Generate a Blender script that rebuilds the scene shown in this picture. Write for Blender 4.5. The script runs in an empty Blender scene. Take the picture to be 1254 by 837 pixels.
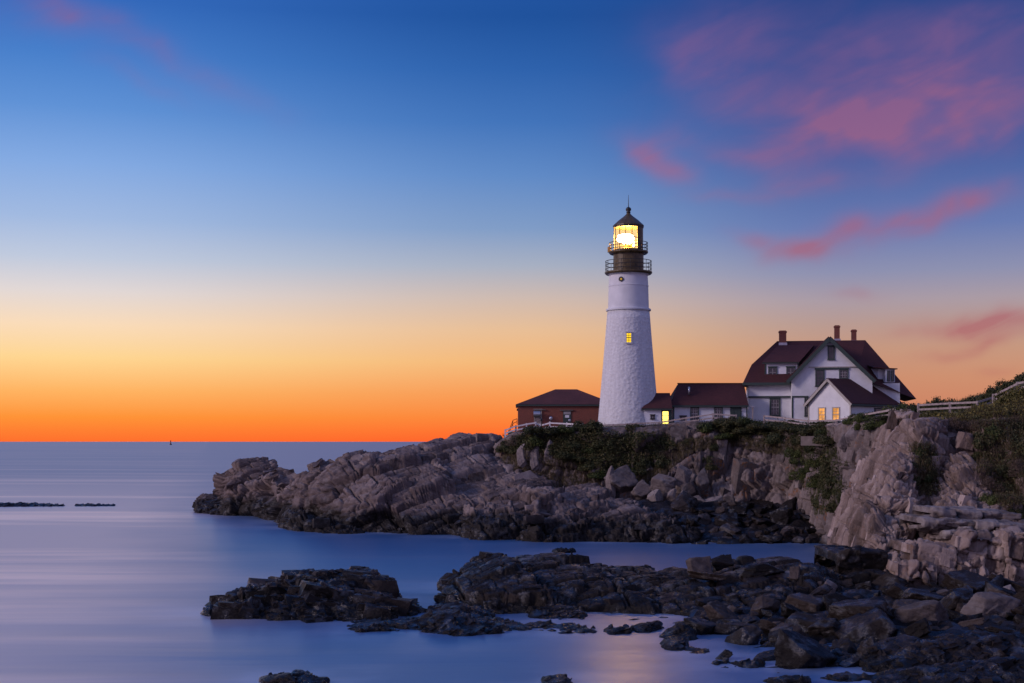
import bpy, math, random
import numpy as np
from mathutils import Vector, Matrix, Euler

C = bpy.context.scene.collection
SC = bpy.context.scene
R = math.radians
F = 1650.0            # focal length in photo pixels (photo 1254 wide)
CH = 9.0              # eye height above the sea

# ------------------------------------------------------------------ camera
cam = bpy.data.cameras.new('camera'); co = bpy.data.objects.new('camera', cam); C.objects.link(co)
co.location = (0, 0, CH); co.rotation_euler = (R(90), 0, 0)
cam.sensor_width = 36.0; cam.lens = F / 1254 * 36.0
cam.shift_y = (541 - 418.5) / 1254
cam.clip_start = 0.5; cam.clip_end = 200000
SC.camera = co

# ------------------------------------------------------------------ exposure / engine
SC.view_settings.view_transform = 'Standard'
SC.view_settings.look = 'None'
SC.view_settings.exposure = 0.0
SC.view_settings.gamma = 1.0
SC.render.engine = 'CYCLES'
SC.cycles.use_denoising = True
SC.cycles.max_bounces = 6
SC.cycles.diffuse_bounces = 3
SC.cycles.glossy_bounces = 3
SC.cycles.transparent_max_bounces = 12
SC.cycles.sample_clamp_indirect = 6.0

def lin(c):
    f = lambda v: (v / 12.92) if v <= 0.04045 else ((v + 0.055) / 1.055) ** 2.4
    return tuple(f(x / 255.0) for x in c) + (1.0,)

# ------------------------------------------------------------------ node helper
class NT:
    def __init__(s, nt): s.t = nt; s.n = nt.nodes; s.l = nt.links
    def new(s, t, **kw):
        n = s.n.new(t)
        for k, v in kw.items(): setattr(n, k, v)
        return n
    def put(s, sock, v):
        if hasattr(v, 'is_linked') or hasattr(v, 'links'): s.l.new(v, sock)
        else: sock.default_value = v
    def m(s, op, a, b=0.0, c=None, clamp=False):
        n = s.new('ShaderNodeMath', operation=op, use_clamp=clamp)
        s.put(n.inputs[0], a); s.put(n.inputs[1], b)
        if c is not None: s.put(n.inputs[2], c)
        return n.outputs[0]
    def vm(s, op, a, b=None, scale=None):
        n = s.new('ShaderNodeVectorMath', operation=op)
        s.put(n.inputs[0], a)
        if b is not None: s.put(n.inputs[1], b)
        if scale is not None: s.put(n.inputs['Scale'], scale)
        return n.outputs['Value'] if op in ('DOT_PRODUCT', 'LENGTH', 'DISTANCE') else n.outputs['Vector']
    def mix(s, f, a, b, blend='MIX'):
        n = s.new('ShaderNodeMix', data_type='RGBA', blend_type=blend)
        n.clamp_factor = True
        s.put(n.inputs[0], f); s.put(n.inputs[6], a); s.put(n.inputs[7], b)
        return n.outputs[2]
    def ss(s, v, a, b):      # smoothstep a..b -> 0..1
        n = s.new('ShaderNodeMapRange', interpolation_type='SMOOTHSTEP')
        s.put(n.inputs[0], v); n.inputs[1].default_value = a; n.inputs[2].default_value = b
        n.inputs[3].default_value = 0; n.inputs[4].default_value = 1
        return n.outputs[0]
    def noise(s, vec, scale, detail=4, rough=0.55, dist=0.0):
        n = s.new('ShaderNodeTexNoise')
        if vec is not None: s.l.new(vec, n.inputs['Vector'])
        n.inputs['Scale'].default_value = scale; n.inputs['Detail'].default_value = detail
        n.inputs['Roughness'].default_value = rough; n.inputs['Distortion'].default_value = dist
        return n.outputs['Fac']
    def ramp(s, f, stops, interp='LINEAR'):
        n = s.new('ShaderNodeValToRGB'); cr = n.color_ramp; cr.interpolation = interp
        while len(cr.elements) > 1: cr.elements.remove(cr.elements[-1])
        cr.elements[0].position = stops[0][0]; cr.elements[0].color = stops[0][1]
        for p, c in stops[1:]:
            e = cr.elements.new(p); e.color = c
        s.l.new(f, n.inputs[0]); return n.outputs[0]
    def mapping(s, vec, rot=(0, 0, 0), scale=(1, 1, 1), loc=(0, 0, 0)):
        n = s.new('ShaderNodeMapping'); s.l.new(vec, n.inputs[0])
        n.inputs['Rotation'].default_value = rot; n.inputs['Scale'].default_value = scale; n.inputs['Location'].default_value = loc
        return n.outputs[0]
    def bump(s, h, strength=0.5, dist=0.1, normal=None):
        n = s.new('ShaderNodeBump'); s.l.new(h, n.inputs['Height'])
        n.inputs['Strength'].default_value = strength; n.inputs['Distance'].default_value = dist
        if normal is not None: s.l.new(normal, n.inputs['Normal'])
        return n.outputs[0]

# ------------------------------------------------------------------ world: dusk sky by compass direction and height
W = bpy.data.worlds.new('World'); SC.world = W; W.use_nodes = True
w = NT(W.node_tree); w.n.clear()
tc = w.new('ShaderNodeTexCoord'); d = w.vm('NORMALIZE', tc.outputs['Generated'])
sp = w.new('ShaderNodeSeparateXYZ'); w.l.new(d, sp.inputs[0]); dx, dy, dz = sp.outputs
def skyramp(l):          # (photo row, colour) -> ramp over sin(elevation) * 2
    st = []
    for py, c in l:
        t = (541 - py) / F; st.append((min(1.0, 2 * t / math.sqrt(1 + t * t)), lin(c)))
    return sorted(st)
zz = w.m('MULTIPLY', dz, 2.0, clamp=True)
LEFT = skyramp([(541, (255, 112, 46)), (528, (255, 128, 50)), (512, (255, 148, 56)), (482, (255, 180, 98)), (443, (255, 214, 146)),
                (404, (250, 220, 186)), (365, (226, 216, 214)), (326, (192, 202, 222)), (280, (162, 186, 225)), (215, (132, 170, 226)),
                (150, (96, 146, 214)), (85, (70, 126, 202)), (20, (52, 106, 188))]) + [(0.85, lin((48, 100, 186))), (1.0, lin((54, 100, 186)))]
MID = skyramp([(541, (255, 100, 44)), (528, (255, 116, 50)), (510, (252, 136, 62)), (482, (248, 156, 88)), (443, (244, 184, 122)),
               (404, (232, 190, 150)), (365, (206, 186, 176)), (326, (168, 176, 194)), (280, (128, 156, 198)), (215, (96, 138, 198)),
               (150, (66, 116, 186)), (85, (46, 98, 172)), (20, (32, 82, 156))]) + [(0.85, lin((46, 96, 182))), (1.0, lin((54, 100, 186)))]
RIGHT = skyramp([(541, (200, 118, 94)), (500, (206, 132, 100)), (465, (206, 144, 112)), (430, (198, 152, 128)), (401, (184, 154, 146)),
                 (373, (170, 155, 165)), (340, (142, 145, 176)), (287, (104, 123, 178)), (200, (64, 95, 160)), (100, (43, 79, 146)),
                 (0, (33, 68, 134))]) + [(0.85, lin((44, 88, 174))), (1.0, lin((54, 100, 186)))]
az = w.m('ARCTAN2', dx, dy)           # 0 ahead, + to the right
cl = w.ramp(zz, LEFT); cm = w.ramp(zz, MID); cr_ = w.ramp(zz, RIGHT)
front = w.mix(w.ss(az, R(-19), R(2)), cl, cm)
front = w.mix(w.ss(az, R(0), R(14)), front, cr_)
# sky behind the viewer: lavender counter-glow under a dim blue zenith
back = w.ramp(zz, [(0.0, (0.36, 0.25, 0.40, 1)), (0.25, (0.46, 0.33, 0.56, 1)), (0.6, (0.38, 0.36, 0.72, 1)), (1.0, (0.16, 0.22, 0.52, 1))])
sky = w.mix(w.ss(w.m('ABSOLUTE', az), R(38), R(95)), front, back)
# soft pink clouds: stretched noise inside hand-placed cloud banks (azimuth tangent / elevation tangent)
ys = w.m('MAXIMUM', dy, 0.05)
gu = w.m('DIVIDE', dx, ys); gv = w.m('DIVIDE', dz, ys)
cb = w.new('ShaderNodeCombineXYZ'); w.l.new(gu, cb.inputs[0]); w.l.new(gv, cb.inputs[1]); g = cb.outputs[0]
n1 = w.noise(g, 9, 3, 0.5); n2 = w.noise(w.mapping(g, loc=(3.1, 1.7, 0.4)), 9, 3, 0.5)
gu2 = w.m('ADD', gu, w.m('MULTIPLY', w.m('SUBTRACT', n1, 0.5), 0.075))
gv2 = w.m('ADD', gv, w.m('MULTIPLY', w.m('SUBTRACT', n2, 0.5), 0.055))
streak = w.noise(w.mapping(w.mapping(g, rot=(0, 0, R(-20))), scale=(7, 24, 1)), 1.0, 4, 0.5)
CLOUDS = [(1090, 110, 210, 75, 4, .38), (795, 195, 44, 22, -28, .75), (850, 75, 70, 34, -30, .35), (910, 45, 60, 46, 0, .40), (1020, 140, 70, 26, -8, .75), (1120, 158, 140, 32, 6, .75),
          (905, 178, 85, 18, -8, .5), (1000, 222, 62, 13, 4, .6), (880, 240, 60, 9, 6, .25), (1168, 254, 58, 18, 10, .9), (1095, 277, 80, 15, 12, .75),
          (985, 304, 44, 13, 2, .75), (930, 290, 40, 10, 0, .4), (1200, 390, 95, 13, 5, 1.0), (1195, 416, 58, 8, 12, .75), (1055, 355, 26, 10, 0, .3),
          (1190, 40, 120, 40, 0, .35), (1240, 110, 100, 36, 10, .45), (150, 50, 150, 20, -24, .45), (70, 30, 130, 26, -14, .25), (165, 106, 60, 12, -20, .22), (1225, 447, 30, 7, 0, .3), (1080, 90, 100, 40, 0, .28)]
acc = None
for (px, py, rx, ry, rot, s) in CLOUDS:
    cu, cv = (px - 627) / F, (541 - py) / F
    a = w.m('SUBTRACT', gu2, cu); b = w.m('SUBTRACT', gv2, cv)
    ca, sa = math.cos(R(rot)), math.sin(R(rot))
    p = w.m('ADD', w.m('MULTIPLY', a, ca * F / rx), w.m('MULTIPLY', b, sa * F / rx))
    q = w.m('ADD', w.m('MULTIPLY', a, -sa * F / ry), w.m('MULTIPLY', b, ca * F / ry))
    r2 = w.m('ADD', w.m('MULTIPLY', p, p), w.m('MULTIPLY', q, q))
    k = w.m('MULTIPLY', w.m('POWER', 2.718, w.m('MULTIPLY', r2, -1.0)), s)
    acc = k if acc is None else w.m('ADD', acc, k)
fib = w.noise(w.mapping(w.mapping(g, rot=(0, 0, R(-28))), scale=(9, 60, 1)), 1.0, 5, 0.6, 0.6); big = w.noise(w.mapping(w.mapping(g, rot=(0, 0, R(-15))), scale=(14, 26, 1), loc=(2, 5, 1)), 1.0, 3, 0.5, 0.4)
brk = w.m('MULTIPLY', w.ss(big, 0.30, 0.66), w.m('ADD', 0.55, w.m('MULTIPLY', w.m('ADD', w.m('MULTIPLY', streak, .35), w.m('MULTIPLY', w.ss(fib, .3, .7), .65)), 0.9)))
mask = w.m('MULTIPLY', acc, w.m('ADD', 0.42, w.m('MULTIPLY', brk, 0.75)), clamp=True)
mask = w.m('MULTIPLY', mask, w.m('GREATER_THAN', dy, 0.2))
ccol = w.ramp(zz, [(0.0, lin((186, 104, 98))), (0.18, lin((172, 94, 106))), (0.4, lin((166, 100, 130))), (0.65, lin((128, 94, 144)))])
sky = w.mix(w.m('MULTIPLY', mask, 0.70), sky, ccol)
bg = w.new('ShaderNodeBackground'); w.l.new(sky, bg.inputs[0]); bg.inputs[1].default_value = 1.0
wo = w.new('ShaderNodeOutputWorld'); w.l.new(bg.outputs[0], wo.inputs[0])

# broad pink after-glow from the left, behind the viewer
sl = bpy.data.lights.new('sun', 'SUN'); so = bpy.data.objects.new('sun', sl); C.objects.link(so)
sl.energy = 1.75; sl.angle = R(14); sl.color = (1.0, 0.80, 0.86)
sd = Vector((0.88, 0.31, -0.36)).normalized()          # direction the light travels
so.rotation_euler = sd.to_track_quat('-Z', 'Y').to_euler()

# ------------------------------------------------------------------ object helpers
def tag(o, label=None, cat=None, group=None, kind=None):
    if label: o['label'] = label
    if cat: o['category'] = cat
    if group: o['group'] = group
    if kind: o['kind'] = kind
    return o
def thing(name, label, cat, loc=(0, 0, 0), group=None):
    o = bpy.data.objects.new(name, None); C.objects.link(o); o.location = loc
    o.empty_display_size = 0.3
    return tag(o, label, cat, group)
def wloc(o):
    v = Vector((0, 0, 0))
    while o is not None: v = v + o.location; o = o.parent
    return v
def P(px, py, D): return Vector(((px - 627) * D / F, D, CH - (py - 541) * D / F))
def mesh_np(name, V, Fq, mat, smooth=False, attrs=None, parent=None):
    V = np.asarray(V, dtype=np.float32); Fq = np.asarray(Fq, dtype=np.int32)
    me = bpy.data.meshes.new(name); k = Fq.shape[1]
    me.vertices.add(len(V)); me.vertices.foreach_set('co', V.ravel())
    me.loops.add(Fq.size); me.loops.foreach_set('vertex_index', Fq.ravel())
    me.polygons.add(len(Fq)); me.polygons.foreach_set('loop_start', np.arange(0, Fq.size, k, dtype=np.int32))
    me.polygons.foreach_set('loop_total', np.full(len(Fq), k, dtype=np.int32))
    if smooth: me.polygons.foreach_set('use_smooth', np.ones(len(Fq), dtype=bool))
    for an, av in (attrs or {}).items():
        a = me.attributes.new(an, 'FLOAT', 'POINT'); a.data.foreach_set('value', np.asarray(av, dtype=np.float32))
    me.update(calc_edges=True); me.validate()
    if mat: me.materials.append(mat)
    o = bpy.data.objects.new(name, me); C.objects.link(o)
    if parent: o.parent = parent
    return o

SHORE = []
class MB:
    """collects boxes, bars, prisms, lathes in world space; build() links ONE mesh, relative to its parent"""
    def __init__(s, M=None): s.v = []; s.f = []; s.M = M
    def add(s, vs, fs):
        b = len(s.v)
        for v in vs:
            v = Vector(v); s.v.append(s.M @ v if s.M else v)
        for f in fs: s.f.append([b + i for i in f])
        return s
    def box(s, a, b):
        (x0, y0, z0), (x1, y1, z1) = a, b
        x0, x1 = min(x0, x1), max(x0, x1); y0, y1 = min(y0, y1), max(y0, y1); z0, z1 = min(z0, z1), max(z0, z1)
        return s.add([(x0, y0, z0), (x1, y0, z0), (x1, y1, z0), (x0, y1, z0), (x0, y0, z1), (x1, y0, z1), (x1, y1, z1), (x0, y1, z1)],
                     [(0, 3, 2, 1), (4, 5, 6, 7), (0, 1, 5, 4), (1, 2, 6, 5), (2, 3, 7, 6), (3, 0, 4, 7)])
    def bar(s, a, b, wx, wz, up=(0, 0, 1)):
        a, b = Vector(a), Vector(b); d = (b - a).normalized(); up = Vector(up)
        if abs(d.dot(up)) > 0.97: up = Vector((0, 1, 0))
        x = d.cross(up).normalized() * wx / 2; z = x.cross(d).normalized() * wz / 2
        vs = [a - x - z, a + x - z, a + x + z, a - x + z, b - x - z, b + x - z, b + x + z, b - x + z]
        return s.add(vs, [(0, 1, 2, 3), (7, 6, 5, 4), (0, 4, 5, 1), (1, 5, 6, 2), (2, 6, 7, 3), (3, 7, 4, 0)])
    def tube(s, pts, r, n=8):
        pts = [Vector(p) for p in pts]; vs = []; fs = []
        for i, p in enumerate(pts):
            d = (pts[min(i + 1, len(pts) - 1)] - pts[max(i - 1, 0)]).normalized()
            u = d.cross(Vector((0, 0, 1)) if abs(d.z) < 0.95 else Vector((1, 0, 0))).normalized(); q = d.cross(u)
            rr = r[i] if isinstance(r, (list, tuple)) else r
            vs += [p + (u * math.cos(2 * math.pi * k / n) + q * math.sin(2 * math.pi * k / n)) * rr for k in range(n)]
        for i in range(len(pts) - 1):
            for k in range(n): fs.append((i * n + k, i * n + (k + 1) % n, (i + 1) * n + (k + 1) % n, (i + 1) * n + k))
        fs += [tuple(range(n))[::-1], tuple((len(pts) - 1) * n + k for k in range(n))]
        return s.add(vs, fs)
    def lathe(s, c, prof, n=48, a0=0.0, a1=2 * math.pi, caps=True):
        full = abs(a1 - a0 - 2 * math.pi) < 1e-6; m = n if full else n + 1
        vs = [(c[0] + r * math.cos(a0 + (a1 - a0) * k / n), c[1] + r * math.sin(a0 + (a1 - a0) * k / n), z) for (r, z) in prof for k in range(m)]
        fs = []
        for i in range(len(prof) - 1):
            for k in range(n):
                k2 = (k + 1) % m; fs.append((i * m + k, i * m + k2, (i + 1) * m + k2, (i + 1) * m + k))
        if full and caps: fs += [tuple(range(m))[::-1], tuple((len(prof) - 1) * m + k for k in range(m))]
        return s.add(vs, fs)
    def prism(s, poly, back):
        """poly: world points of a front face, swept by vector back"""
        n = len(poly); poly = [Vector(p) for p in poly]; back = Vector(back)
        return s.add(poly + [p + back for p in poly], [tuple(range(n)), tuple(range(n, 2 * n))[::-1]] + [(i, n + i, n + (i + 1) % n, (i + 1) % n) for i in range(n)])
    def slab(s, quad, t):
        """a thin plate: quad lifted along its own normal by t"""
        q = [Vector(p) for p in quad]; n = (q[1] - q[0]).cross(q[-1] - q[0]).normalized()
        if n.z < 0: n = -n
        return s.prism(q, n * t)
    def sphere(s, c, r, n=12):
        return s.lathe(c, [(max(1e-3, r * math.sin(math.pi * i / 8)), c[2] - r * math.cos(math.pi * i / 8)) for i in range(9)], n)
    def build(s, name, mat, parent=None, smooth=False, cat=None):
        o0 = wloc(parent) if parent else Vector((0, 0, 0))
        me = bpy.data.meshes.new(name)
        me.from_pydata([tuple(v - o0) for v in s.v], [], s.f); me.update()
        import bmesh
        bm = bmesh.new(); bm.from_mesh(me); bmesh.ops.recalc_face_normals(bm, faces=bm.faces); bm.to_mesh(me); bm.free()
        if smooth: me.shade_smooth()
        if mat: me.materials.append(mat)
        o = bpy.data.objects.new(name, me); C.objects.link(o)
        if parent: o.parent = parent
        return o

# ------------------------------------------------------------------ numpy noise and rock fracture
def h32(i, j, k, s):
    i = i.astype(np.uint32); j = j.astype(np.uint32); k = k.astype(np.uint32)
    x = i * np.uint32(374761393) + j * np.uint32(668265263) + k * np.uint32(2246822519) + np.uint32((s * 3266489917) & 0xffffffff)
    x = (x ^ (x >> np.uint32(13))) * np.uint32(1274126177); x = (x ^ (x >> np.uint32(15))) * np.uint32(2246822519)
    return ((x ^ (x >> np.uint32(16))) & np.uint32(0xffffff)).astype(np.float32) / np.float32(0xffffff)
def vnoise(Q, s):
    b = np.floor(Q); f = Q - b; f = f * f * (3 - 2 * f); b = b.astype(np.int64)
    o = 0
    for a in (0, 1):
        for c in (0, 1):
            for e in (0, 1):
                wgt = (f[:, 0] if a else 1 - f[:, 0]) * (f[:, 1] if c else 1 - f[:, 1]) * (f[:, 2] if e else 1 - f[:, 2])
                o = o + wgt * h32(b[:, 0] + a, b[:, 1] + c, b[:, 2] + e, s)
    return o
def fbm(Pt, scale, oct=4, s=1):
    Q = Pt / scale; o = 0; a = 1; t = 0
    for i in range(oct): o = o + a * (vnoise(Q, s + i * 17) - 0.5); t += a; a *= 0.5; Q = Q * 2.03
    return o / t * 2
def rotm(rx, ry, rz): return np.array(Euler((R(rx), R(ry), R(rz))).to_matrix(), dtype=np.float64)
def frac(Pt, scale, rot, s, jit=0.75):
    """jointed rock: returns (plate offset -1..1 with tilt, distance to joint, random per block)"""
    Q = (Pt @ rot) / np.array(scale); b = np.floor(Q).astype(np.int64); n = len(Q)
    F1 = np.full(n, 9.0); F2 = np.full(n, 9.0); val = np.zeros(n); rnd = np.zeros(n)
    for a in (-1, 0, 1):
        for c in (-1, 0, 1):
            for e in (-1, 0, 1):
                i, j, k = b[:, 0] + a, b[:, 1] + c, b[:, 2] + e
                ctr = np.stack([i + .5 + jit * (h32(i, j, k, s) - .5), j + .5 + jit * (h32(i, j, k, s + 1) - .5), k + .5 + jit * (h32(i, j, k, s + 2) - .5)], 1)
                dl = Q - ctr; ad = np.abs(dl); dd = 0.7 * ad.max(1) + 0.3 * np.sqrt((dl ** 2).sum(1))
                r0 = h32(i, j, k, s + 3)
                v = (r0 - .5) * 1.5 + ((h32(i, j, k, s + 4) - .5) * dl[:, 0] + (h32(i, j, k, s + 5) - .5) * dl[:, 1] + (h32(i, j, k, s + 6) - .5) * dl[:, 2]) * 1.7
                nr = dd < F1
                F2 = np.where(nr, F1, np.minimum(F2, dd)); val = np.where(nr, v, val); rnd = np.where(nr, r0, rnd); F1 = np.where(nr, dd, F1)
    return val, F2 - F1, rnd

def resample(G, res, maxn=1000):
    G = np.asarray(G, dtype=np.float64)
    def axis(G, ax):
        d = np.linalg.norm(np.diff(G, axis=ax), axis=2); d = np.maximum(d.mean(axis=1 - ax), 1e-3)
        cs = np.concatenate([[0], np.cumsum(d)]); n = int(min(maxn, max(4, cs[-1] / res)))
        t = np.linspace(0, cs[-1], n); ix = np.clip(np.searchsorted(cs, t, side='right') - 1, 0, len(cs) - 2)
        f = (t - cs[ix]) / (cs[ix + 1] - cs[ix])
        A = np.take(G, ix, axis=ax); B = np.take(G, ix + 1, axis=ax)
        f = f[:, None, None] if ax == 0 else f[None, :, None]
        return A * (1 - f) + B * f
    return axis(axis(G, 0), 1)
def grid_faces(nv, nu):
    i = np.arange(nv * nu).reshape(nv, nu)
    return np.stack([i[:-1, :-1].ravel(), i[1:, :-1].ravel(), i[1:, 1:].ravel(), i[:-1, 1:].ravel()], 1)
def blur(A, n):
    for _ in range(n):
        A = np.concatenate([A[:1], A, A[-1:]], 0); A = (A[:-2] + 2 * A[1:-1] + A[2:]) / 4
        A = np.concatenate([A[:, :1], A, A[:, -1:]], 1); A = (A[:, :-2] + 2 * A[:, 1:-1] + A[:, 2:]) / 4
    return A
def cells(Pt, scale, rot, s, jit=0.75):
    Q = (Pt @ rot) / np.array(scale); b = np.floor(Q).astype(np.int64); n = len(Q)
    F1 = np.full(n, 9.0); F2 = np.full(n, 9.0); key = np.zeros(n, np.int64)
    for a in (-1, 0, 1):
        for c in (-1, 0, 1):
            for e in (-1, 0, 1):
                i, j, k = b[:, 0] + a, b[:, 1] + c, b[:, 2] + e
                dl = Q - np.stack([i + .5 + jit * (h32(i, j, k, s) - .5), j + .5 + jit * (h32(i, j, k, s + 1) - .5), k + .5 + jit * (h32(i, j, k, s + 2) - .5)], 1)
                dd = 0.75 * np.abs(dl).max(1) + 0.25 * np.sqrt((dl ** 2).sum(1)); nr = dd < F1
                F2 = np.where(nr, F1, np.minimum(F2, dd)); key = np.where(nr, ((i + 4000) * 8000 + j + 4000) * 8000 + k + 4000, key); F1 = np.where(nr, dd, F1)
    return key, F2 - F1
J_HEAD = [(-.78, -.55, .28), (.30, -.93, .20), (-.25, -.30, .92), (.80, -.50, .30)]
J_NEAR = [(-.90, -.40, .15), (.12, -.98, .12), (.72, -.68, .08), (-.25, -.40, .88)]
J_SLAB = [(-.95, -.25, .1), (.05, -.99, .12), (.0, -.15, .99), (.9, -.4, .1)]
def facets(V, n, octs, seed, joints, warp=.12, edge=None, shape=None):
    """break a smooth surface into flat joint faces, scale by scale.  octs: (cell size, rotation, flatness, tilt, offset, joint depth)"""
    J = np.array(joints, float); J /= np.linalg.norm(J, axis=1, keepdims=True); rn = np.zeros(len(V)); tw = 0
    for q, (sc, ro, wgt, ang, off, jd) in enumerate(octs):
        wv = V + np.stack([fbm(V, 2.0, 3, seed + 50), fbm(V, 2.0, 3, seed + 60), fbm(V, 2.0, 3, seed + 70)], 1) * warp
        key, e = cells(wv, sc, rotm(*ro), seed * 31 + q * 101); u, inv = np.unique(key, return_inverse=True); cnt = np.bincount(inv)
        mean = lambda A: np.stack([np.bincount(inv, A[:, k]) / cnt for k in range(3)], 1)
        m = mean(V); mn = mean(n); mn /= np.maximum(np.linalg.norm(mn, axis=1, keepdims=True), 1e-6)
        rng = np.random.default_rng(seed * 7 + q); jn = J[(mn @ J.T + rng.normal(size=(len(u), len(J))) * .12).argmax(1)]
        nc = mn * .42 + jn * .58 + rng.normal(size=mn.shape) * ang; nc /= np.linalg.norm(nc, axis=1, keepdims=True)
        r = rng.random(len(u)); den = np.clip((nc[inv] * n).sum(1), .40, None)
        lim = .19 * sorted(sc)[1]; t = (nc[inv] * (m[inv] - V)).sum(1) / den; t = lim * np.tanh(t / lim)
        dd = wgt * t + off * (r[inv] - .5) * 2 - jd * np.exp(-(e / .07) ** 2)
        if edge is not None: dd = dd * edge
        V = V + n * dd[:, None]; rn += r[inv] * (.75 ** q); tw += .75 ** q
    return V, rn / tw
def cube_grid(n):
    t = np.linspace(-1, 1, n + 1); A, B = np.meshgrid(t, t); o = np.ones_like(A); vs = []; fs = []; k = 0
    i = np.arange((n + 1) ** 2).reshape(n + 1, n + 1); q = np.stack([i[:-1, :-1].ravel(), i[:-1, 1:].ravel(), i[1:, 1:].ravel(), i[1:, :-1].ravel()], 1)
    for ax in range(3):
        for sg in (-1, 1):
            P3 = np.zeros(((n + 1) ** 2, 3)); P3[:, ax] = sg; P3[:, (ax + 1) % 3] = A.ravel(); P3[:, (ax + 2) % 3] = B.ravel()
            vs.append(P3); fs.append((q if sg > 0 else q[:, ::-1]) + k); k += len(P3)
    return np.concatenate(vs), np.concatenate(fs)
CG = {q: cube_grid(q) for q in (4, 5, 7)}
def chunks(pos, dims, rots, seed, rough=.03, neat=False):
    """angular joint blocks: boxes with sheared sides and broken corners.  returns verts, faces, block value"""
    rng = np.random.default_rng(seed); VV = []; FF = []; BB = []; k = 0; md = float(np.mean(dims)); CGV, CGF = CG[7 if md > .55 else (5 if md > .28 else 4)]
    for p, dm, ro in zip(pos, dims, rots):
        V = CGV.copy(); tp = rng.uniform(-.20, .10, 2); sh = rng.uniform(-.18, .18, (2,))
        if neat: tp *= .2; sh *= .25
        V[:, 0] *= 1 + tp[0] * V[:, 2]; V[:, 1] *= 1 + tp[1] * V[:, 2]; V[:, 2] += sh[0] * V[:, 0] * .6; V[:, 0] += sh[1] * V[:, 1] * .6
        for c in range(3 if neat else 4):
            n = rng.choice([-1, 0, 1], 3, p=[.42, .16, .42]) + rng.normal(size=3) * .35; n /= np.linalg.norm(n) + 1e-9
            V -= n * np.maximum(0, V @ n - (rng.uniform(.95, 1.6) if neat else rng.uniform(.85, 1.5)))[:, None]
        V = (V * dm) @ np.array(ro).T + p
        VV.append(V); FF.append(CGF + k); k += len(V); BB.append(np.full(len(V), rng.random()))
    V = np.concatenate(VV); V += np.stack([fbm(V, .45, 2, seed + i) for i in (1, 2, 3)], 1) * rough
    if neat: V += np.stack([fbm(V, 2.2, 2, seed + i) for i in (11, 12, 13)], 1) * .55 * min(1.0, md * 1.6)
    return V, np.concatenate(FF), np.concatenate(BB)
def clad(V, n, seed, spacing, size, asp, rot, jit=9, lift=.2, ymax=None, skip=(), limit=1500, zmin=-.3, only=None, top=None):
    """spread joint blocks over a surface: size range, aspect (x, y, z), bedding rotation, how far they stand out"""
    rng = np.random.default_rng(seed); ok = V[:, 2] > zmin
    x, y = 627 + F * V[:, 0] / V[:, 1], 541 - F * (V[:, 2] - CH) / V[:, 1]
    for pl in skip: ok &= ~inside(x, y, pl)
    if only is not None: ok &= inside(x, y, only)
    ok &= (n * (np.array([0, 0, CH]) - V)).sum(1) > -2.0
    ix = np.nonzero(ok)[0]; rng.shuffle(ix); cell = {}; out = []
    for i in ix:
        c = tuple(np.floor(V[i] / spacing).astype(int)); hit = False
        for a in (-1, 0, 1):
            for b in (-1, 0, 1):
                for d_ in (-1, 0, 1):
                    for j in cell.get((c[0] + a, c[1] + b, c[2] + d_), ()):
                        if ((V[i] - V[j]) ** 2).sum() < spacing ** 2: hit = True
        if hit: continue
        cell.setdefault(c, []).append(i); out.append(i)
        if len(out) >= limit: break
    pos = []; dims = []; rots = []
    for i in out:
        s_ = size[0] + (size[1] - size[0]) * rng.random() ** 1.8; dm = np.array(asp) * s_ * rng.uniform(.7, 1.3, 3) / 2
        Rm = rotm(rot[0] + rng.normal() * jit, rot[1] + rng.normal() * jit, rot[2] + rng.normal() * jit * 1.6)
        ext = np.abs(n[i] @ Rm) @ dm
        p = V[i] - n[i] * (ext * (1 - 2 * lift * rng.uniform(.2, 1.4)))
        if top is not None: p[2] = min(p[2], top[i] + .12 * s_ ** .5 - np.abs(Rm[2]) @ dm)
        pos.append(p); dims.append(dm); rots.append(Rm)
    return chunks(pos, dims, rots, seed + 1) if pos else None
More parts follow.
